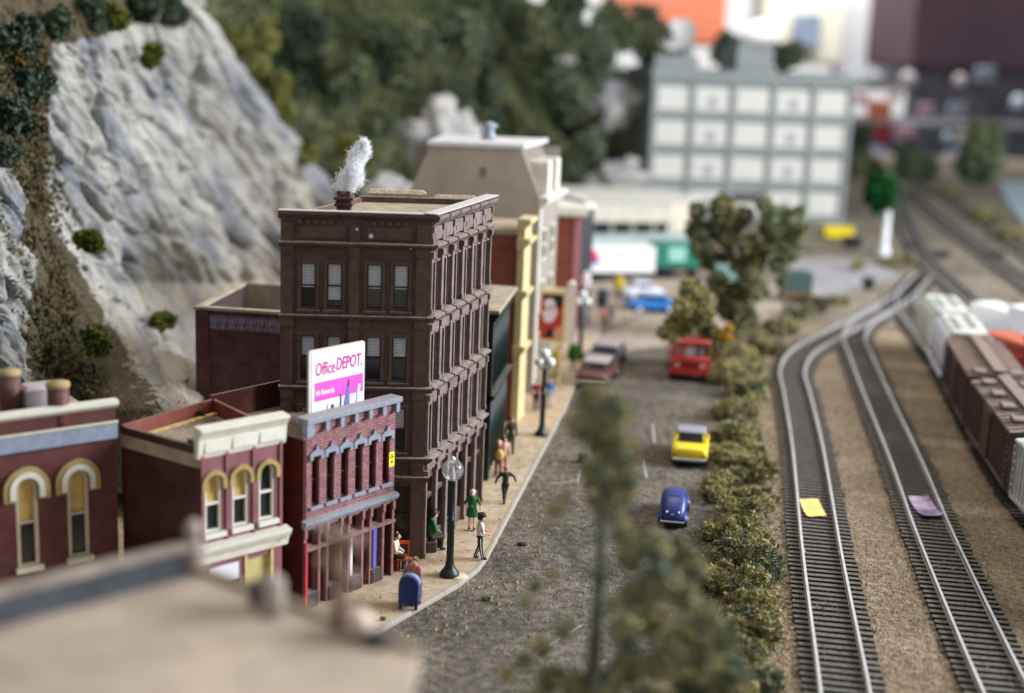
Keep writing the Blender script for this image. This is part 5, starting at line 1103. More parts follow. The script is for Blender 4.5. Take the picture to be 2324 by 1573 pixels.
L0 = Vector(r_.location); b = MB(); k_, h_, f_ = (Vector(T[n])+L0 for n in ('kr', 'hipr', 'fr')); o_ = Vector((.0, -.085, 0)); b.tube([h_+o_*1.25, k_+o_, f_+o_*.85], .014, 6); b.build('trouser_stripe', G['white'], r_)
k_, h_, f_ = (Vector(T[n])+L0 for n in ('kl', 'hipl', 'fl')); b = MB(); b.tube([h_+o_, k_+o_, f_+o_*.85], .014, 6); b.build('trouser_stripe', G['white'], r_)
b = MB(); s_ = Vector(T['sr']).lerp(Vector(T['er']), .5)+L0+Vector((0, -.06, 0)); b.ball(tuple(s_), .035, 8); b.build('arm_badge', G['black'], r_)
person('woman with white hair in a dark green dress, arms slightly out', (1070, 1203), math.radians(178), dict(el=(-.32, 0, 1.12), hl=(-.34, .05, .86), er=(.30, 0, 1.12), hr=(.22, .16, 1.02)), dict(dress=gcoat, hair=mat('white_hair', (.72, .60, .5), .7, .05, 5), skin=mat('pale_skin', (.70, .47, .36), .6, .05, 5)), h=1.62)
person('man in dark green running up the sidewalk, arms spread', (1145, 1143), math.radians(8), dict(el=(-.36, -.02, 1.16), hl=(-.44, -.05, .92), er=(.38, .0, 1.22), hr=(.46, -.02, .98), fl=(-.03, -.1, .06), tl=(-.04, .05, .03), kl=(-.05, .02, .46), kr=(.05, .2, .5), fr=(.03, .25, .12), tr=(.03, .4, .1)), dict(top=mat('running_black_green', (.01, .02, .017), .6, .2, 5), legs=mat('running_black_green', (.01, .02, .017), .6, .2, 5), hair=mat('brown_pink_hair', (.40, .20, .13), .7, .1, 5)), h=1.6)
st_ = dict(pel=(0, 0, .50), chest=(0, .04, .90), neck=(0, .06, 1.05), head=(0, .1, 1.18), crown=(0, .09, 1.28), sl=(-.17, .04, .98), sr=(.17, .04, .98), el=(-.2, .1, .72), er=(.2, .1, .72), hl=(-.08, .34, .62), hr=(.08, .34, .62), hipl=(-.09, .02, .48), hipr=(.09, .02, .48), kl=(-.1, .38, .47), kr=(.1, .38, .47), fl=(-.1, .36, .08), fr=(.1, .36, .08), tl=(-.1, .5, .04), tr=(.1, .5, .04))
r_, T = person('seated person in green coat and black hat against the brown wall', (975, 1250), math.radians(-62), st_, dict(top=gcoat, legs=mat('dark_brown_cloth', (.04, .028, .018), .7, .2, 5), hat=G['black']), h=1.95)
b = MB(); q = Vector(r_.location); f = Fr((q.x, q.y), ang=math.radians(15), z=.17); b.fr = f; b.box(-.3, .2, -.25, .25, 0, .42, .03); tag(b.build('crate', mat('crate_dark', (.06, .045, .035), .8, .2, 4)), 'low dark crate under the seated figure in green', 'crate')
person('seated person in white shirt between the purple shop and red chair', (893, 1290), math.radians(-100), st_, dict(top=mat('offwhite_shirt', (.70, .62, .48), .7, .05, 5), legs=mat('dark_brown_cloth', (.04, .028, .018), .7, .2, 5)), h=1.75)
b = MB(); q = at(893, 1290, .17); b.box(q.x-.25, q.x+.25, q.y-.2, q.y+.2, .17, .55, .03); tag(b.build('stool', G['maroond']), 'dark red stool under the figure in white', 'stool')
person('person with brown hair in a pink and red top behind the mailbox', (940, 1372), math.radians(150), {}, dict(top=mat('pink_red_top', (.50, .16, .12), .7, .2, 8), legs=mat('plum_cloth', (.12, .04, .05), .7, .2, 5), hair=mat('ash_brown_hair', (.18, .12, .08), .8, .2, 5)), h=1.66)
person('person in grey standing right behind the blue mailbox', (928, 1392), math.radians(10), {}, dict(top=mat('grey_mauve_top', (.26, .2, .2), .7, .2, 5), legs=mat('plum_cloth', (.12, .04, .05), .7, .2, 5), hair=mat('grey_brown_hair', (.22, .17, .12), .8, .2, 5)), h=1.55, pos=at(930, 1366, .17))
person('person in a red brown coat holding a yellow bundle by the green shop', (1130, 1080), math.radians(175), dict(hl=(-.12, .24, 1.15), hr=(.12, .24, 1.15)), dict(top=mat('rust_coat', (.32, .10, .06), .7, .2, 5), legs=mat('rust_coat', (.32, .10, .06)), hair=G['yellowp']), h=1.6)
b = MB(); q = at(1132, 1080, .17); b.ball((q.x, q.y-.22, 1.2), .2, 10, (1, .7, 1.2)); tag(b.build('bundle', mat('yellow_bundle', (.62, .44, .14), .7, .1, 3)), 'yellow bundle carried in front of the rust coat', 'bundle')
person('companion in pale pink beside the red brown coat', (1142, 1072), math.radians(-160), {}, dict(top=mat('pale_pink_top', (.62, .36, .30), .7, .1, 5), legs=mat('pinkish_cloth', (.45, .2, .16), .7, .1, 5)), h=1.62)
person('person in dark olive standing at the end of the green shop', (1158, 1030), math.radians(200), {}, dict(top=mat('dark_olive_cloth', (.035, .032, .02), .7, .2, 5), legs=mat('dark_olive_cloth', (.035, .032, .02))), h=1.75)
person('person in bright blue by the second lamp post', (1245, 925), math.radians(180), {}, dict(top=mat('bright_blue_cloth', (.03, .16, .42), .6, .1, 5), legs=mat('pale_trousers', (.5, .48, .42), .6, .1, 5)), h=1.6)
person('person in dark red left of the second lamp post', (1216, 932), math.radians(180), {}, dict(top=mat('dark_red_cloth', (.22, .03, .02), .6, .1, 5), legs=dk), h=1.65)
person('person in yellow near the poster box', (1262, 852), math.radians(170), {}, dict(top=mat('yellow_cloth', (.66, .46, .03), .6, .1, 5), legs=mat('yellow_cloth', (.66, .46, .03))), h=1.7)
person('distant person in orange on the far sidewalk', (1370, 750), math.radians(180), {}, dict(top=mat('orange_cloth', (.5, .18, .1), .6, .1, 5), legs=dk), h=1.6, z=.19)
person('distant person in slate blue on the far sidewalk', (1384, 742), math.radians(180), {}, dict(top=mat('slate_cloth', (.12, .16, .22), .6, .1, 5), legs=mat('slate_cloth', (.12, .16, .22))), h=1.6, z=.19)
# ================================================================== VEHICLES   (local s = forward, n = right)
def loft(b, st, k=16):
    """stations (s, halfwidth, zbottom, ztop, power)"""
    vs = []; fs = []
    for s, w, z0, z1, pw in st:
        for j in range(k):
            a = 2*math.pi*(j+.5)/k; c, d = math.cos(a), math.sin(a); e = 2/pw
            vs.append((s, w*abs(c)**e*(1 if c > 0 else -1), (z0+z1)/2+(z1-z0)/2*abs(d)**e*(1 if d > 0 else -1)))
    n = len(st)
    for i in range(n-1):
        for j in range(k): fs.append((i*k+j, i*k+(j+1) % k, (i+1)*k+(j+1) % k, (i+1)*k+j))
    fs += [tuple(range(k))[::-1], tuple((n-1)*k+j for j in range(k))]; b.mesh(vs, fs); return b
def wheels(f, r, L, W, rad, x0, x1, hub=True):
    for s in (x0, x1):
        for sg in (-1, 1):
            n0, n1 = sorted((sg*(W/2-.2), sg*(W/2+.0))); b = MB(f); b.tube([(s, n0, rad), (s, n1, rad)], rad, 18); w = b.build('wheel', G['tyre'], r)
            b = MB(f); m0, m1 = sorted((sg*(W/2+.001), sg*(W/2+.02))); b.tube([(s, m0, rad), (s, m1, rad)], rad*.55, 14); b.build('hubcap', G['chrome'], w)
def sedan(label, rearpx, ang, paint, roofm, L=4.3, W=1.72, cab=(.9, 1.25, 3.0, 3.6), zb=.32, hood=.92, top=1.38, group='cars in the street', lights=True, name='parked_car', z=.012, rearwin=True):
    p = at(*rearpx); r = root(name, label, 'car', (p.x, p.y, z), group); f = Fr((p.x, p.y), ang=math.radians(90-ang), z=z); h = W/2
    b = MB(f); loft(b, [(0, h*.86, zb+.12, hood-.14, 4), (.1, h*.95, zb, hood-.03, 5), (.7, h, zb-.03, hood, 6), (L*.5, h*1.01, zb-.04, hood+.01, 6), (L-.8, h, zb-.03, hood-.04, 6), (L-.12, h*.94, zb, hood-.12, 5), (L, h*.84, zb+.1, hood-.22, 4)]); b.build('body', paint, r)
    a0, a1, a2, a3 = cab; hc = h*.80
    def tr(s0, s1, t0, t1, z0, z1, w0, w1): return [(s0, -w0, z0), (s1, -w0, z0), (s1, w0, z0), (s0, w0, z0), (t0, -w1, z1), (t1, -w1, z1), (t1, w1, z1), (t0, w1, z1)]
    Fq = [(0, 3, 2, 1), (4, 5, 6, 7), (0, 1, 5, 4), (1, 2, 6, 5), (2, 3, 7, 6), (3, 0, 4, 7)]
    b = MB(f); b.mesh(tr(a0, a3, a1, a2, hood-.05, top-.06, h*.9, hc), Fq, False); b.build('cabin', paint, r)
    b = MB(f); loft(b, [(a1-.1, hc*.92, top-.09, top-.03, 4), (a1+.1, hc*1.02, top-.1, top, 4), ((a1+a2)/2, hc*1.03, top-.1, top+.03, 4), (a2-.1, hc*1.02, top-.1, top, 4), (a2+.08, hc*.92, top-.09, top-.03, 4)]); b.build('roof', roofm, r)
    zg0, zg1 = hood+.04, top-.12; g = G['glass']
    def lrp(t): return lerp(a0, a1, t), lerp(a3, a2, t), lerp(h*.9, hc, t)
    H0 = top-.06-(hood-.05); t0, t1 = (zg0-hood+.05)/H0, (zg1-hood+.05)/H0; A, B_ = lrp(t0), lrp(t1); e = .012
    for nm, pts in (('rear_window', [(A[0]-e, -A[2]*.78, zg0), (A[0]-e, A[2]*.78, zg0), (B_[0]-e, B_[2]*.78, zg1), (B_[0]-e, -B_[2]*.78, zg1)]), ('windscreen', [(A[1]+e, A[2]*.85, zg0), (A[1]+e, -A[2]*.85, zg0), (B_[1]+e, -B_[2]*.85, zg1), (B_[1]+e, B_[2]*.85, zg1)]),
                    ('side_window', [(A[0]+.25, A[2]+e, zg0), (A[1]-.2, A[2]+e, zg0), (B_[1]-.1, B_[2]+e, zg1), (B_[0]+.15, B_[2]+e, zg1)]), ('side_window', [(A[0]+.25, -A[2]-e, zg0), (A[1]-.2, -A[2]-e, zg0), (B_[1]-.1, -B_[2]-e, zg1), (B_[0]+.15, -B_[2]-e, zg1)])):
        b = MB(f); b.face(pts); b.build(nm, g, r)
    b = MB(f); b.box(-.06, .1, -h*.92, h*.92, zb+.02, zb+.16, .03); b.build('bumper', G['chrome'], r); b = MB(f); b.box(L-.1, L+.06, -h*.92, h*.92, zb+.02, zb+.16, .03); b.build('bumper', G['chrome'], r)
    if lights:
        for sg in (-1, 1): b = MB(f); b.box(.0, .07, sg*h*.8-.09, sg*h*.8+.09, zb+.2, zb+.36, .02); b.build('tail_light', G['taill'], r)
    b = MB(f); b.box(.2, L-.2, -h*.8, h*.8, .12, zb+.05); b.build('underbody', G['black'], r)
    wheels(f, r, L, W*.98, .30, .85, L-.85); return r
sedan('yellow two door car with a grey roof, seen from behind', (1562, 1064), 9, G['yellow'], mat('roof_grey', (.26, .26, .30), .4, .1, 3), L=3.6, W=1.66, cab=(.75, 1.1, 2.2, 2.7), hood=.98, top=1.46)
# beetle
p = at(1524, 1203); r = root('parked_car', 'small round blue car with white dots on its rear lid', 'car', (p.x, p.y, .012), 'cars in the street'); f = Fr((p.x, p.y), ang=math.radians(90-9), z=.012)
b = MB(f); loft(b, [(-.02, .30, .42, .62, 2.4), (.1, .46, .34, .84, 2.4), (.35, .55, .30, 1.08, 2.5), (.75, .60, .28, 1.34, 2.6), (1.2, .62, .27, 1.46, 2.8), (1.75, .62, .27, 1.47, 2.8), (2.15, .60, .27, 1.36, 2.7), (2.45, .56, .27, 1.08, 2.5), (2.8, .52, .28, .96, 2.4), (3.3, .44, .3, .82, 2.3), (3.6, .26, .38, .62, 2.2)], 22); bd = b.build('body', G['beetle'], r)
for s, sg in ((.62, 1), (.62, -1), (2.95, 1), (2.95, -1)):
    b = MB(f); loft(b, [(s-.56, .10, .28, .42, 2), (s-.42, .15, .25, .62, 2.2), (s, .18, .25, .76, 2.2), (s+.42, .15, .25, .62, 2.2), (s+.58, .10, .26, .36, 2)], 12)
    b.v = [tuple(Vector(v)+f.n*(sg*.50)) for v in b.v]; b.build('fender', G['beetle'], r)
b = MB(f); b.slab(rrect(0, .1, 0, .1, .02), 0, .01); 
for sg in (-1, 1): b = MB(f); b.mesh([(.62, sg*.03, 1.23), (.62, sg*.25, 1.2), (.80, sg*.22, 1.36), (.80, sg*.03, 1.385)], [(0, 1, 2, 3)], False); b.build('rear_window', flat('navy_window', (.012, .014, .03), .6, spec=.1), r)
b = MB(f)
for k in range(7): q = -.21+k*.07; b.box(.40, .47, q-.012, q+.012, 1.02, 1.13)
b.build('louvre', mat('louvre_navy', (.01, .015, .07), .4, .1, 3), r)
for sg in (-1, 1): b = MB(f); b.ball((.10, sg*.27, .80), .055, 10); b.build('lid_dot', G['white'], r)
b = MB(f); b.mesh([(-.02, -.14, .58), (-.02, .14, .58), (.04, .06, .74), (.04, -.06, .74), (.1, -.14, .58), (.1, .14, .58)], [(0, 1, 2, 3), (1, 5, 2), (0, 3, 4)], False); b.build('number_plate', flat('plate_cream', (.72, .70, .58)), r)
for sg in (-1, 1): b = MB(f); b.mesh([(.95, sg*.605, 1.0), (2.1, sg*.61, 1.0), (1.95, sg*.53, 1.33), (1.1, sg*.52, 1.33)], [(0, 1, 2, 3)], False); b.build('side_window', flat('window_bluegrey', (.10, .12, .15), .2), r)
b = MB(f); b.box(-.12, -.05, -.55, .55, .36, .44, .02); b.build('bumper', G['chrome'], r); b = MB(f); b.box(.1, 3.3, -.5, .5, .14, .34); b.build('underbody', G['black'], r)
wheels(f, r, 3.6, 1.34, .32, .62, 2.95); r.scale = (.87, .87, .87)
sedan('dark grey car with a dusty mauve roof stopped in the middle distance', (1362, 842), 14, mat('car_charcoal', (.035, .035, .04), .35, .15, 3), mat('roof_dusty_mauve', (.30, .26, .27), .6, .1, 3), L=4.4, W=1.8, group='cars in the street', hood=.85, top=1.3)
sedan('pink and white car half hidden behind the near tree top', (1338, 886), 14, mat('car_pink', (.12, .055, .05), .4, .15, 3), mat('roof_offwhite2', (.52, .46, .45), .4, .1, 3), L=4.4, W=1.8)
sedan('blue car crossing the far end of the street', (1418, 707), 82, mat('car_azure', (.02, .17, .50), .25, .1, 3, coat=.6), mat('roof_reflection_blue', (.32, .42, .62), .2, .1, 3, coat=.5), L=3.9, W=1.7, cab=(.8, 1.2, 2.7, 3.2))  # roof reflection is painted in as a paler blue
sedan('shiny white car behind the far blue car', (1408, 678), 75, mat('car_lilac_white', (.66, .66, .76), .25, .05, 3, coat=.5), mat('car_lilac_white', (.66, .66, .76)), L=3.2, W=1.7, cab=(.7, 1.0, 2.1, 2.6))
# red truck facing us
p = at(1563, 868); r = root('red_truck', 'red cab-over truck facing down the street with a white cab interior', 'truck', (p.x, p.y, .012)); f = Fr((p.x+1.1, p.y), ang=math.radians(180-4), z=.012)   # s across, n away from viewer
b = MB(f); b.box(0, 2.2, 0, 5.2, .45, 1.45, .12); b.box(.02, 2.18, .25, 1.7, 1.45, 2.15, .06); b.box(.05, 2.15, 1.75, 5.1, 1.45, 2.2, .08); b.build('body', G['red'], r)
b = MB(f); b.box(-.03, 2.23, -.05, 1.8, 2.15, 2.45, .1); b.build('roof', G['red'], r)
b = MB(f); b.box(.2, 1.4, .2, .249, 1.5, 2.1); b.build('windscreen', flat('truck_screen_white', (.62, .55, .58), .3), r); b = MB(f); b.box(.55, .72, .15, .195, 1.5, 2.1); b.box(.1, .3, .15, .195, 1.5, 2.1); b.build('driver', flat('truck_screen_dark', (.05, .06, .06)), r)
b = MB(f); b.box(1.5, 2.1, .2, .249, 1.55, 2.1); b.build('side_window', flat('truck_pink', (.62, .22, .24)), r)
b = MB(f); b.box(.3, 1.9, -.04, -.001, .8, 1.2); b.build('grille', mat('truck_dark_red', (.22, .015, .012), .4, .2, 5), r)
for s in (.25, 1.65): b = MB(f); b.box(s, s+.3, -.05, -.002, .85, 1.1, .01); b.build('headlight', flat('headlight_rose', (.6, .35, .33)), r)
b = MB(f); b.box(-.02, 2.22, -.12, .0, .42, .58, .02); b.build('bumper', mat('truck_dark_red', (.22, .015, .012)), r)
for s in (.0, 1.95):
    for n in (.9, 4.0): b = MB(f); b.tube([(s, n, .42), (s+.25, n, .42)], .42, 16); b.build('wheel', G['tyre'], r)
b = MB(f); b.box(2.203, 2.26, .4, 1.4, 1.0, 1.8); b.build('door_panel', flat('truck_door_white', (.68, .60, .64)), r)
# semi trailers
def trailer(label, a, c, h, m, z0=.9):
    p, q = at(*a), at(*c); f = Fr(p, q, z=.02); r = root('semi_trailer', label, 'trailer', (p.x, p.y, .02), 'trailers parked before the warehouse')
    b = MB(f); b.box(0, f.L, -2.2, 0, z0, h, .04); b.build('body', m, r)
    for s in (f.L*.15, f.L*.3, f.L*.85):
        b = MB(f); b.tube([(s, -.35, .45), (s, -.05, .45)], .45, 14); b.build('wheel', G['tyre'], r)
    b = MB(f); b.box(.1, f.L-.1, -2.0, -.2, z0-.25, z0); b.build('chassis', G['black'], r); return r, f
r, f = trailer('white semi trailer with a red and blue badge', (1310, 645), (1484, 645), 3.0, G['white'])
b = MB(f); disc(b, 1.1, 2.2, .55, .01, .04); e_ = b.build('badge', flat('badge_red', (.60, .05, .06)), r); b = MB(f); b.box(.55, 1.7, .045, .06, 1.6, 1.95); b.build('badge_base', flat('badge_blue', (.10, .10, .35)), r)
b = MB(f); b.box(2.6, 4.2, .01, .03, 2.2, 2.5); b.build('faded_stripe', flat('badge_faded', (.70, .50, .54)), r)
r, f = trailer('green semi trailer with a pale square panel', (1488, 632), (1585, 632), 2.85, flat('trailer_green', (.01, .16, .10)))
b = MB(f); b.box(1.0, 2.5, .01, .04, 1.4, 2.6, .01); b.build('side_panel', flat('trailer_panel', (.28, .50, .44)), r)
b = MB(); p = at(1500, 640); f = Fr(at(1312, 618), at(1560, 612)); b = MB(f); b.box(0, f.L*1.15, -2.2, 0, 2.0, 2.95, .05)
bx = b.build('container', mat('container_greygreen', (.34, .42, .40), .6, .1, 1)); tag(bx, 'pale grey green container row stacked behind the trailers', 'container')
b = MB(f); b.box(.5, f.L*1.1, -1.9, -.3, 0.02, 1.99); tag(b.build('loading_dock', mat('dock_grey', (.25, .26, .24), .8, .1, 1)), 'grey loading dock under the container row', 'dock')
# green container on the right lot, yellow skip, bins
def crate(name, label, cat, px, w, d, h, m, ang=0, band=None):
    p = at(*px); f = Fr((p.x-w/2, p.y), ang=math.radians(ang)); r = root(name, label, cat, (p.x, p.y, .02)); b = MB(f); b.box(0, w, -d, 0, .25, h, .04); b.build('body', m, r)
    b = MB(f); b.box(-.05, w+.05, -d, .06, h, h+.12); b.build('rim', m, r)
    if band: b = MB(f); b.box(.1, w-.1, .003, .05, .3, h*.42); b.build('band', band, r)
    for s in (.2, w-.4): b = MB(f); b.box(s, s+.2, -d+.1, -.1, .02, .25); b.build('foot', G['black'], r)
crate('dumpster', 'dark teal dumpster with a rusty base behind the third tree', 'dumpster', (1812, 688), 2.0, 2.4, 2.1, mat('dumpster_teal', (.045, .085, .075), .6, .2, 2), 4, mat('dumpster_rust', (.13, .08, .03), .8, .2, 2))
crate('skip', 'yellow skip standing at the foot of the grey office block', 'skip', (1905, 545), 2.9, 2, 1.2, G['yellow'], 3)
crate('bin', 'black bin beside the yellow skip', 'bin', (1936, 566), 1.5, 1.2, 1.1, G['black'], 3)
crate('bin', 'small dark bin by the curved track end', 'bin', (1972, 660), .8, .7, .9, G['black'], 3)
crate('bin', 'dark brown barrel box in front of the teal dumpster', 'bin', (1866, 712), .9, .8, 1.0, mat('brown_bin', (.05, .035, .025), .8, .2, 3), 3)
for i, (x, y, w) in enumerate(((2132, 584, 1.7), (2068, 566, 1.2), (2258, 585, 1.8))):
    b = MB(); p = at(x, y); b.box(p.x-w/2, p.x+w/2, p.y-.3, p.y+.5, .02, .6, .1); tag(b.build('switch_stand', G['black']), 'black switch box on the far tracks, ' + ('between the two right tracks', 'left of the pair', 'near the right edge')[i], 'switch box', 'switch boxes on the far tracks')
# yellow pear shaped sign, pole, white box lights
p = at(1402, 690); r = root('yellow_sign', 'round yellow sign on a short dark pole beyond the street', 'sign', (p.x, p.y, .2)); b = MB(); b.tube([(p.x, p.y, .2), (p.x, p.y, 1.0)], .09); b.build('pole', G['lamp'], r)
b = MB(); b.ball((p.x, p.y, 1.55), .55, 14, (.75, .25, 1.1)); b.build('board', flat('sign_mustard', (.55, .37, .02)), r)
b = MB(); p = at(1366, 700, .2); b.ball((p.x, p.y, .95), .75, 12, (.6, .6, 1)); tag(b.build('tarp_heap', mat('tarp_navy', (.02, .024, .035), .7, .3, 2)), 'dark navy tarp heap at the street corner', 'tarp')
b = MB(); p = at(1330, 640, 3.3); b.ball((p.x, p.y, 3.4), .55, 12, (.6, .3, 1.2)); b.tube([(p.x, p.y, .19), (p.x, p.y, 2.9)], .06); tag(b.build('white_sign', G['white']), 'white oval sign on a pole before the white trailer', 'sign')
# lollipop tree on white post
p = at(2004, 590); r = root('ball_tree', 'bright green ball topiary on a white post beside the far tracks', 'tree', (p.x, p.y, 0)); b = MB(); b.lathe((p.x, p.y, 0), [(.55, 0), (.6, .8), (.45, 1.2), (.35, 1.4), (.33, 4.6)], 12); b.build('trunk', G['white'], r)
c = Vector((p.x-.9, p.y, 6.4)); rg = np.random.default_rng(8); V, F = leaves(cloud([(c.x, c.y, c.z, 1.35, 1.35, 1.6)], 3000, rg, .8), .35, rg); npmesh('crown', V, F, leafmat('kelly_green', ((.006, .045, .010), (.014, .10, .025), (.03, .15, .04)), .6), r)
b = MB(); b.ball(tuple(c), 1.25, 14, (1, 1, 1.15)); b.build('crown_core', flat('core_green', (.008, .09, .02)), r)
b = MB(); P_ = [at(2268, 412), at(2500, 420), at(2560, 560), at(2330, 512), at(2285, 455)]; b.face([(p.x, p.y, .02) for p in P_]); tag(b.build('pond', mat('pond_blue', (.50, .66, .74), .35, .05, .2)), kind='structure')
# ================================================================== TREES AND BUSHES
sage = leafmat('sage_lichen', ((.10, .125, .08), (.20, .215, .13), (.36, .34, .17), (.52, .43, .22), (.20, .26, .20), (.11, .15, .12)), 1.1)
olive = leafmat('olive_lichen', ((.13, .125, .05), (.23, .21, .09), (.36, .32, .14), (.48, .41, .20), (.19, .20, .10)), .9)
hedgem = leafmat('hedge_lichen', ((.07, .08, .04), (.15, .155, .065), (.30, .27, .11), (.48, .41, .20), (.19, .20, .13), (.11, .135, .09), (.36, .29, .13)), .75, .2)
def tree(name, label, base, lobes, m, n, leaf, trunk, seed, cat='tree', group=None, core=True, extra=None, br=.05):
    r = root(name, label, cat, base, group); rg = np.random.default_rng(seed)
    V, F = leaves(cloud(lobes, n, rg, .35 if core is False else .72), leaf, rg); npmesh('crown', V, F, m, r)
    b = MB(); b.tube(trunk[0], trunk[1], 8); T0 = Vector(trunk[0][-1]); 
    for l in lobes[:14]:
        q = Vector(l[:3]); ks = min(range(len(trunk[0])), key=lambda i: (Vector(trunk[0][i])-q).length+(3 if trunk[0][i][2] > q.z else 0)); s = Vector(trunk[0][ks]); b.tube([s, s.lerp(q, .55)+Vector((0, 0, -.1)), q], [br, br*.7, br*.4], 6)
    b.build('trunk', trunk[2] if len(trunk) > 2 else G['bark'], r)
    return r
def lobes_px(L, Y, rnd=.6):
    out = []
    for x, y, rp in L: c = atY(x, y, Y+random.Random(x*7+y).uniform(-1, 1)*rnd); rr = rp/FP*Y; out.append((c.x, c.y, c.z, rr, rr, rr))
    return out
dryh = leafmat('dry_scrub', ((.08, .07, .035), (.17, .145, .075), (.30, .25, .14), (.42, .34, .19), (.12, .12, .06)), .9)
# foreground tree
Y = 28.; bp = atY(1342, 1573, Y); fx_ = bp.x; tp = [(fx_, Y, 0), (fx_-.02, Y, 3), (fx_, Y, 5.2), (fx_+.05, Y, 7), (fx_+.02, Y, 9), (atY(1365, 1000, Y).x, Y, 11.)]
L = lobes_px([(1345, 905, 46), (1388, 935, 52), (1328, 965, 42), (1372, 990, 56), (1410, 1030, 48), (1362, 1070, 52), (1405, 1110, 46), (1385, 1160, 36), (1430, 1090, 26), (1350, 1140, 24),
 (1420, 1215, 34), (1450, 1240, 22), (1262, 1160, 20), (1238, 1195, 12), (1300, 1260, 12), (1285, 1130, 12), (1215, 1330, 20), (1195, 1370, 16), (1250, 1300, 12),
 (1430, 1270, 34), (1480, 1240, 44), (1530, 1255, 46), (1575, 1290, 36), (1500, 1320, 48), (1450, 1350, 46), (1555, 1360, 40), (1600, 1400, 42), (1480, 1410, 50), (1420, 1430, 44), (1545, 1440, 46), (1640, 1450, 44), (1600, 1490, 50), (1510, 1500, 54), (1430, 1510, 50), (1660, 1530, 48), (1380, 1560, 44), (1280, 1430, 26), (1230, 1470, 28), (1190, 1500, 24), (1150, 1530, 22), (1250, 1540, 38), (1310, 1560, 44), (1580, 1570, 60), (1480, 1590, 60), (1220, 1600, 46), (1390, 1370, 24)], Y, .9)
tree('foreground_tree', 'tall blurred grey green tree nearest the viewer, half bare', (fx_, Y, 0), [(a_, b_, c_, d_*.86, e_*.86, f_*.86) for a_, b_, c_, d_, e_, f_ in L], sage, 17000, .10, (tp, [.2, .17, .15, .12, .08, .04], mat('trunk_greygreen', (.11, .125, .095), .9, .2, 3)), 11, core=False, group='trees along the street', br=.028)
# tree A
p = at(1648, 885); Y = p.y
L = lobes_px([(1565, 655, 24), (1590, 680, 26), (1550, 700, 26), (1600, 715, 22), (1535, 740, 26), (1572, 738, 26), (1508, 755, 15), (1612, 748, 18), (1528, 765, 13), (1632, 785, 16), (1640, 760, 14), (1640, 825, 12), (1652, 850, 10)], Y)
tree('olive_tree', 'small olive lichen tree leaning over the red truck', p, L, olive, 9000, .13, ([(p.x, p.y, 0), (p.x-.1, p.y, 1.6), (atY(1615, 770, Y).x, Y, atY(1615, 770, Y).z), (atY(1580, 700, Y).x, Y, atY(1580, 700, Y).z)], [.1, .08, .06, .03]), 12, group='trees along the street')
c = atY(1648, 762, Y-.3); rg = np.random.default_rng(3); V, F = leaves(cloud([(c.x, c.y, c.z, .35, .3, .3), (c.x+.1, c.y, c.z+.5, .2, .2, .2)], 260, rg, .3), .13, rg); tag(npmesh('orange_leaf_tuft', V, F, leafmat('ochre_leaf', ((.50, .28, .04), (.62, .38, .08), (.5, .3, .06)), 2)), 'orange yellow leaf tuft at the right side of the small olive tree', 'leaf tuft')
# tree B
p = at(1695, 770); Y = p.y
L = lobes_px([(1583, 480, 22), (1580, 520, 28), (1592, 560, 28), (1640, 475, 34), (1665, 500, 34), (1625, 520, 30), (1695, 490, 18), (1610, 590, 26), (1650, 540, 26), (1640, 600, 30), (1700, 560, 30), (1712, 590, 30), (1665, 620, 40), (1700, 640, 40), (1660, 660, 44), (1720, 660, 26), (1680, 700, 40), (1650, 700, 30), (1700, 730, 26), (1675, 745, 26), (1628, 640, 26)], Y, 1)
tree('big_lichen_tree', 'tallest dark lobed tree between the street and the tracks', p, [(a_, b_, c_, d_*.84, e_*.84, f_*.9) for a_, b_, c_, d_, e_, f_ in L], leafmat('dark_olive_lichen', ((.05, .06, .03), (.12, .125, .06), (.24, .225, .10), (.36, .31, .16), (.12, .17, .11), (.07, .10, .055)), .9), 16000, .18, ([(p.x, p.y, 0), (p.x-.1, p.y, 3), (atY(1665, 600, Y).x, Y, atY(1665, 600, Y).z), (atY(1648, 500, Y).x, Y, atY(1648, 500, Y).z)], [.35, .28, .25, .12]), 13, group='trees along the street')
c = atY(1640, 612, Y-1.6); V, F = leaves(cloud([(c.x, c.y, c.z, .45, .3, .35), (c.x+.6, c.y, c.z-.5, .25, .3, .25)], 220, rg, .3), .22, rg); tag(npmesh('mint_tuft', V, F, leafmat('mint_leaf', ((.25, .42, .36), (.40, .58, .50), (.3, .5, .42)), 2)), 'pale mint green tuft in the middle of the tallest dark tree', 'leaf tuft')
# tree C
p = at(1772, 775); Y = p.y
L = lobes_px([(1735, 465, 18), (1750, 490, 22), (1775, 495, 26), (1800, 510, 22), (1815, 480, 14), (1760, 530, 24), (1795, 550, 24), (1740, 520, 18), (1770, 570, 22), (1800, 580, 16), (1765, 600, 18), (1825, 520, 14), (1745, 560, 20), (1772, 640, 10)], Y)
tree('slender_tree', 'slender lighter green tree with a thin pale trunk by the tracks', p, L, leafmat('fresh_lichen', ((.08, .10, .06), (.16, .18, .09), (.27, .26, .12), (.18, .26, .17), (.33, .29, .15)), .8), 7000, .16, ([(p.x, p.y, 0), (p.x, p.y, 3), (p.x, p.y, 6), (p.x+.1, p.y, 8)], [.1, .08, .07, .04], mat('pale_trunk', (.22, .19, .14), .8, .1, 3)), 14, group='trees along the street')
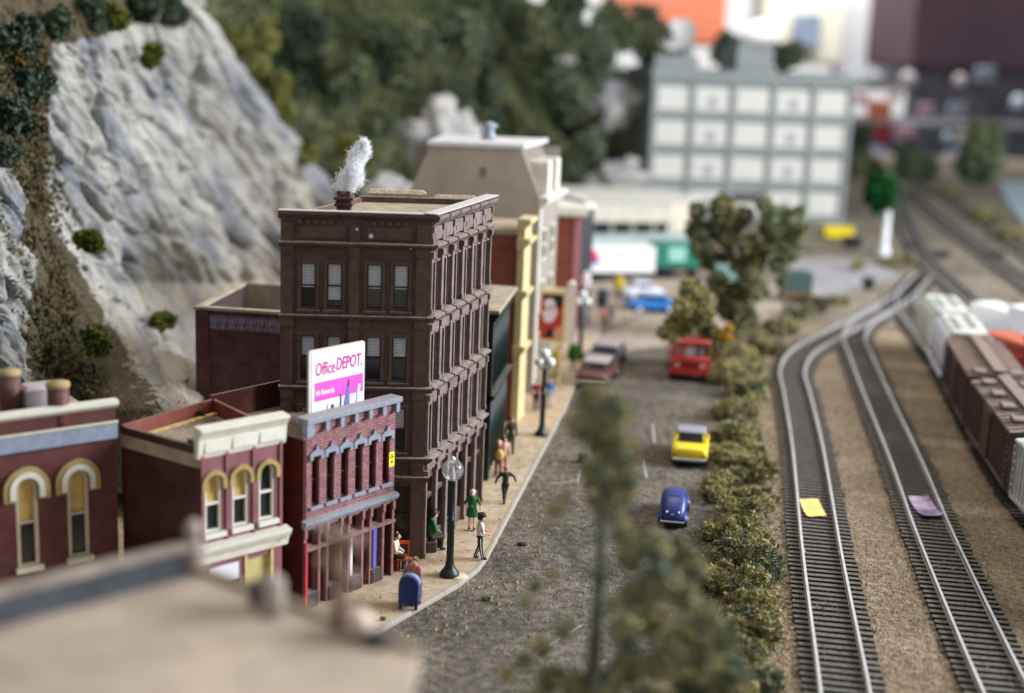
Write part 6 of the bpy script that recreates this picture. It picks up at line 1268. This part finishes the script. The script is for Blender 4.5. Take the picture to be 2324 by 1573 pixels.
# hedge bushes between the street and the left track
hb_extra = [(1668, 1460), (1690, 1395), (1712, 1330), (1668, 1300), (1722, 1240), (1675, 1190), (1668, 1105), (1715, 1130), (1665, 1065), (1668, 1015), (1700, 1040), (1682, 965), (1690, 930), (1700, 865), (1672, 845), (1690, 800)]
hb = [(1700, 1575, 58, 30), (1640, 1590, 60, 30), (1672, 1500, 52, 30), (1715, 1440, 48, 28), (1650, 1420, 50, 26), (1700, 1365, 50, 28), (1735, 1300, 38, 24), (1640, 1330, 40, 24), (1690, 1275, 46, 26), (1650, 1225, 44, 26), (1700, 1180, 46, 26), (1645, 1130, 40, 24), (1690, 1080, 44, 26), (1640, 1040, 34, 24), (1690, 1000, 40, 24), (1660, 945, 38, 22), (1705, 900, 34, 22), (1660, 870, 34, 20), (1690, 830, 34, 20), (1640, 815, 24, 14), (1740, 800, 28, 16), (1700, 780, 28, 14), (1770, 755, 30, 14), (1810, 720, 22, 12), (1900, 690, 16, 10), (1850, 695, 20, 10)]
words = ['the nearest', 'the nearest pair', 'the near end', 'the yellowish middle', 'the blue green edge']
nm_ = ['nearest bush right at the bottom edge of the photo', 'nearest left bush behind the foreground tree crown', 'dense bush just above the bottom edge', 'bluish bush beside the nearest stretch of left track', 'tan green bush peeping past the foreground tree', 'orange flecked bush right of the foreground tree', 'blue green bush jutting toward the left track', 'small bush on the street side below the blue car', 'mossy yellow bush right below the blue round car', 'fine yellow green bush beside the blue round car', 'pale dry bush level with the yellow paper scrap', 'dark bush just behind the blue round car', 'bushy clump between blue and yellow cars', 'small dark bush touching the yellow car\'s shadow side', 'bush right beside the yellow car', 'olive bush just past the yellow car', 'bush halfway between yellow car and red truck', 'street side bush before the red truck', 'bush at the foot of the small olive tree', 'low bush under the red truck\'s corner', 'bush where the left track bends', 'low mound under the tallest dark tree', 'blue green bush beside the bend of the left track', 'small bush past the track bend', 'low dark bush before the teal dumpster', 'pale green bush under the slender tree']
for i, (x, y, w, hgt) in enumerate(hb):
    p = at(x, y); k = p.y/FP; R_ = w*k*1.18; Hh = R_*.9; rr = random.Random(i*13+1); L = []
    for q in range(9): a = rr.random()*6.28; d = rr.random()**.6*R_*.95; s = R_*(.28+.3*rr.random()); L.append((p.x+d*math.cos(a), p.y+d*math.sin(a)*1.3, s*.55+rr.random()*Hh*.35, s, s*1.2, s*.8))
    rg = np.random.default_rng(100+i); dist = p.y; n = int(15000*min(1, (45/dist)**1.2)); V, F = leaves(cloud(L, n, rg, .5), .07 if dist < 70 else .12, rg, 3.2); V[:, 2] = np.maximum(V[:, 2], .01)
    o = npmesh('bush', V, F, hedgem); o.location = (0, 0, 0); ctr = Vector((p.x, p.y, 0)); o.data.transform(Matrix.Translation(-ctr)); o.location = ctr
    tag(o, nm_[i], 'bush', 'bushes lining the track side of the street')
for i, (x, y) in enumerate(hb_extra):
    p = at(x, y); R_ = 34/FP*p.y; rr = random.Random(i*7+500); L = [(p.x+rr.uniform(-1, 1)*R_, p.y+rr.uniform(-1, 1)*R_*1.7, .1+rr.random()*R_*.55, R_*(.3+.3*rr.random()), R_*.5, R_*.32) for _ in range(8)]
    rg = np.random.default_rng(900+i); V, F = leaves(cloud(L, int(6500*min(1, 45/p.y)), rg, .3), .085, rg, 2.6); V[:, 2] = np.maximum(V[:, 2], .01)
    o = npmesh('scrub_bush', V, F, dryh if i % 2 else hedgem); ctr = Vector((p.x, p.y, 0)); o.data.transform(Matrix.Translation(-ctr)); o.location = ctr
    tag(o, 'low ragged dry scrub filling the hedge, ' + ('second clump up from the photo bottom' if i == 0 else 'beside the orange flecked bush' if i == 1 else '%s' % ['', '', 'left of the blue green bush edge', 'on the street side, level with the near lamp', 'just below the yellow paper scrap', 'directly right of the blue car', 'between the dark bush and the blue car', 'on the track side past the paper scrap', 'halfway from blue car to yellow car', 'touching the yellow car', 'on the track side level with the yellow car', 'just beyond the yellow car', 'in the gap past the yellow car', 'on the track side before the red truck', 'behind the red truck corner', 'at the far end beside the track bend'][i]), 'bush', 'scrub clumps in the hedge')
# ground scatter turf along the hedge
V = []; rr = np.random.default_rng(50); pts = []
for i, (x, y, w, hgt) in enumerate(hb[:20]):
    p = at(x, y); k = p.y/FP; n = 700; q = rr.normal(size=(n, 2))*w*k*np.array([1.0, 1.6])*.95; pts.append(np.stack([p.x+q[:, 0], p.y+q[:, 1], .01+.05*rr.random(n)], 1))
V, F = leaves(np.concatenate(pts), .06, rr, 2); tag(npmesh('ground_turf', V, F, hedgem), 'loose green turf flock around the bushes', kind='stuff')
# tufts
def tuft(name, label, cat, c, r_, n, leaf, m, seed, sc=(1, 1, 1), group=None):
    rg = np.random.default_rng(seed); rr = random.Random(seed); L = [(c[0]+rr.uniform(-.5, .5)*r_*sc[0], c[1]+rr.uniform(-.5, .5)*r_*sc[1], c[2]+rr.uniform(-.4, .5)*r_*sc[2], r_*.55*sc[0], r_*.55*sc[1], r_*.55*sc[2]) for _ in range(6)]
    V, F = leaves(cloud(L, n, rg, .3), leaf, rg, 2); o = npmesh(name, V, F, m); ctr = Vector(c); o.data.transform(Matrix.Translation(-ctr)); o.location = ctr; return tag(o, label, cat, group)
moss = leafmat('cliff_moss', ((.03, .04, .01), (.07, .09, .015), (.15, .16, .03), (.05, .07, .02)), 1.5)
for i, (x, y, rp, lab) in enumerate(((345, 128, 22, 'high on the rock, topmost of the tufts'), (205, 540, 26, 'beside the dirt gully halfway up'), (372, 735, 22, 'low in the middle of the rock'), (218, 782, 32, 'at the foot of the dirt gully, brightest tuft'), (260, 40, 26, 'at the very top edge of the rock face'))):
    c = atY(x, y, cliffY(x, y)-2.9); tuft('moss_tuft', 'green moss tuft '+lab, 'moss tuft', c, 1.25*rp/FP*c.y, 2600, .16, moss, 30+i, group='moss tufts on the cliff')
ymoss = leafmat('yellow_moss', ((.08, .08, .02), (.15, .15, .04), (.26, .24, .08), (.10, .12, .04)), .8)
for i, (x, y, rp, Yd, lab) in enumerate(((545, 95, 30, 108, 'topmost yellowish moss clump down the far edge of the rock face'), (590, 160, 30, 107, 'yellowish moss clump second from the top along the rock edge'), (625, 205, 30, 106, 'yellow green moss clump halfway down the rock edge'), (655, 262, 24, 105, 'moss clump two thirds down the far rock edge'), (700, 350, 20, 104, 'lowest yellowish moss clump by the far rock edge'), (600, 90, 34, 118, 'broad olive clump on the slope just past the rock edge'), (790, 330, 30, 118, 'olive clump on the slope above the cotton smoke'))):
    tuft('slope_moss', lab, 'moss clump', atY(x, y, Yd), rp/FP*Yd, 2200, .26, ymoss, 700+i, (1, 1, 1.3), 'moss clumps along the rock edge')
shr = leafmat('cliff_shrub', ((.02, .03, .02), (.05, .07, .05), (.10, .13, .10), (.06, .08, .035), (.20, .12, .03)), .8)
for i, (x, y, rp, lab) in enumerate(((30, 90, 60, 'topmost shrub at the left edge of the cliff'), (70, 190, 55, 'bluish shrub at the left edge below the topmost one'), (20, 270, 50, 'shrub low at the left edge above the dirt gully'), (20, 350, 30, 'small scrub where the dirt gully starts'), (130, 60, 40, 'dark shrub on the ledge above the rock'), (210, 30, 50, 'brownish dark bush over the top left of the rock'), (330, 15, 45, 'dark round bush over the middle of the rock top'), (400, 25, 35, 'small dark bush near the notch of the cliff top'))):
    c = atY(x, y, cliffY(x, y)-1.2); tuft('cliff_shrub', lab, 'shrub', c, rp/FP*c.y, 3200, .17, shr if i < 4 else mfor, 60+i, group='shrubs at the top of the cliff')
# tiny scrub texture on the dirt gully
pts = []; rr = random.Random(77); rg = np.random.default_rng(78)
for _ in range(5200):
    y = rr.uniform(100, 900); dc = pl(y, dirt_c); x = dc+rr.gauss(0, 32)-(25 if y > 700 else 0)
    if y < 330: x = rr.uniform(-10, 110)
    if x < -20: continue
    c = atY(x, y, cliffY(x, y)-.45); pts.append((c.x, c.y, c.z))
V, F = leaves(np.array(pts), .16, rg, 1.6); tag(npmesh('gully_scrub', V, F, leafmat('gully_scrub', ((.03, .028, .012), (.08, .06, .03), (.13, .10, .05), (.05, .06, .03), (.2, .14, .06)), 2)), 'brown scrub and dirt crumbs in the gully', kind='stuff')
hbush2 = leafmat('grey_green_bush', ((.05, .07, .045), (.10, .13, .085), (.17, .20, .12), (.09, .12, .075)), .5)
for i, (x, y, rp) in enumerate(((1765, 500, 0),)): pass
for i, (x, y, rp, Yd, lab) in enumerate(((1490, 70, 60, 155, 'dark bush crowning the ridge above the grey office block'), (1395, 60, 60, 150, 'tall dark bush on the ridge left of the satellite dish'), (1290, 215, 55, 140, 'dark bush below the ridge beside the pale rock patch'), (1195, 60, 55, 140, 'upright dark bush on the skyline slope'), (930, 140, 70, 128, 'tall dark bush at the centre of the wooded hill'), (1640, 110, 30, 172, 'dark bush behind the office penthouse'), (1790, 140, 40, 172, 'dark scrub behind the right half of the office roof'), (2240, 350, 70, 150, 'blackish green bush at the right edge before the shelf'), (1330, 330, 40, 135, 'round bush beside the grey rock foot'), (1950, 330, 40, 178, 'olive bush at the right corner of the office block'), (1285, 40, 80, 146, 'large dark bush on the skyline left of the orange banner'), (1335, 130, 66, 148, 'dark bush stepping down the ridge under the orange banner'), (700, 60, 60, 122, 'dark bush high on the slope past the rock'), (800, 180, 55, 120, 'grey green bush in the upper middle of the slope'), (1060, 90, 60, 134, 'dark spreading bush on the upper slope centre'), (1120, 200, 40, 134, 'small olive bush mid slope above the beige gable'), (850, 290, 40, 114, 'green bush right above the cotton smoke tip'), (2080, 370, 50, 195, 'low dark bush at the end of the far tracks'))):
    c = atY(x, y, Yd); tuft('hill_bush', lab, 'bush', c, rp/FP*Yd, 3400, .36, (mfor, hbush2)[i % 3 == 2], 200+i, (1, .8, 1.15), 'bushes on the wooded hill')
for i, (x, y, rp, lab) in enumerate(((2160, 445, 40, 'olive bush left of the light blue pond'), (2235, 500, 42, 'grey green bush below the light blue pond'), (2300, 545, 40, 'low bush at the right edge under the pond'), (2020, 605, 22, 'low green bush at the foot of the white post'), (2060, 600, 20, 'yellow green bush right of the white post'), (1945, 615, 14, 'small bush left of the white post'))):
    c = at(x, y); tuft('track_bush', lab, 'bush', (c.x, c.y, .5), rp/FP*c.y, 900, .3, olive if i < 3 else hedgem, 300+i, (1, 1, .5), 'bushes beside the far tracks')
c = at(1300, 836, .17); r = root('potted_sapling', 'small bright green sapling at the far sidewalk corner', 'sapling', c); b = MB(); b.tube([(c.x, c.y, .17), (c.x, c.y, .8)], .05); b.build('trunk', G['bark'], r)
V, F = leaves(cloud([(c.x, c.y, 1.1, .3, .3, .45)], 500, rg, .3), .14, rg); npmesh('crown', V, F, leafmat('bright_green', ((.03, .12, .02), (.07, .22, .04), (.1, .3, .06)), 2), r)
for i, (x, y, lab) in enumerate(((1103, 1362, 'small green weed tuft growing in the grey street'), (868, 1418, 'tiny green weed at the kerb below the mailbox'))):
    c = at(x, y); tuft('weed', lab, 'weed', (c.x, c.y, .06 if i == 0 else .22), .16 if i == 0 else .09, 260, .05, hedgem, 400+i, (1.3, 1, .5))
b = MB(); p = at(1325, 1050); b.box(p.x-.25, p.x+.25, p.y-.2, p.y+.2, .0, .42, .1); tag(b.build('rubbish_bag', G['black']), 'small black bag lying in the street behind the foreground tree', 'bag')
b = MB(); p = at(1185, 1238); b.ball((p.x, p.y, .05), .14, 8, (1.5, 1, .6)); tag(b.build('dark_pebble', mat('pebble_dark', (.03, .02, .018), .8, .2, 5)), 'single dark pebble in the street near the kerb', 'pebble')
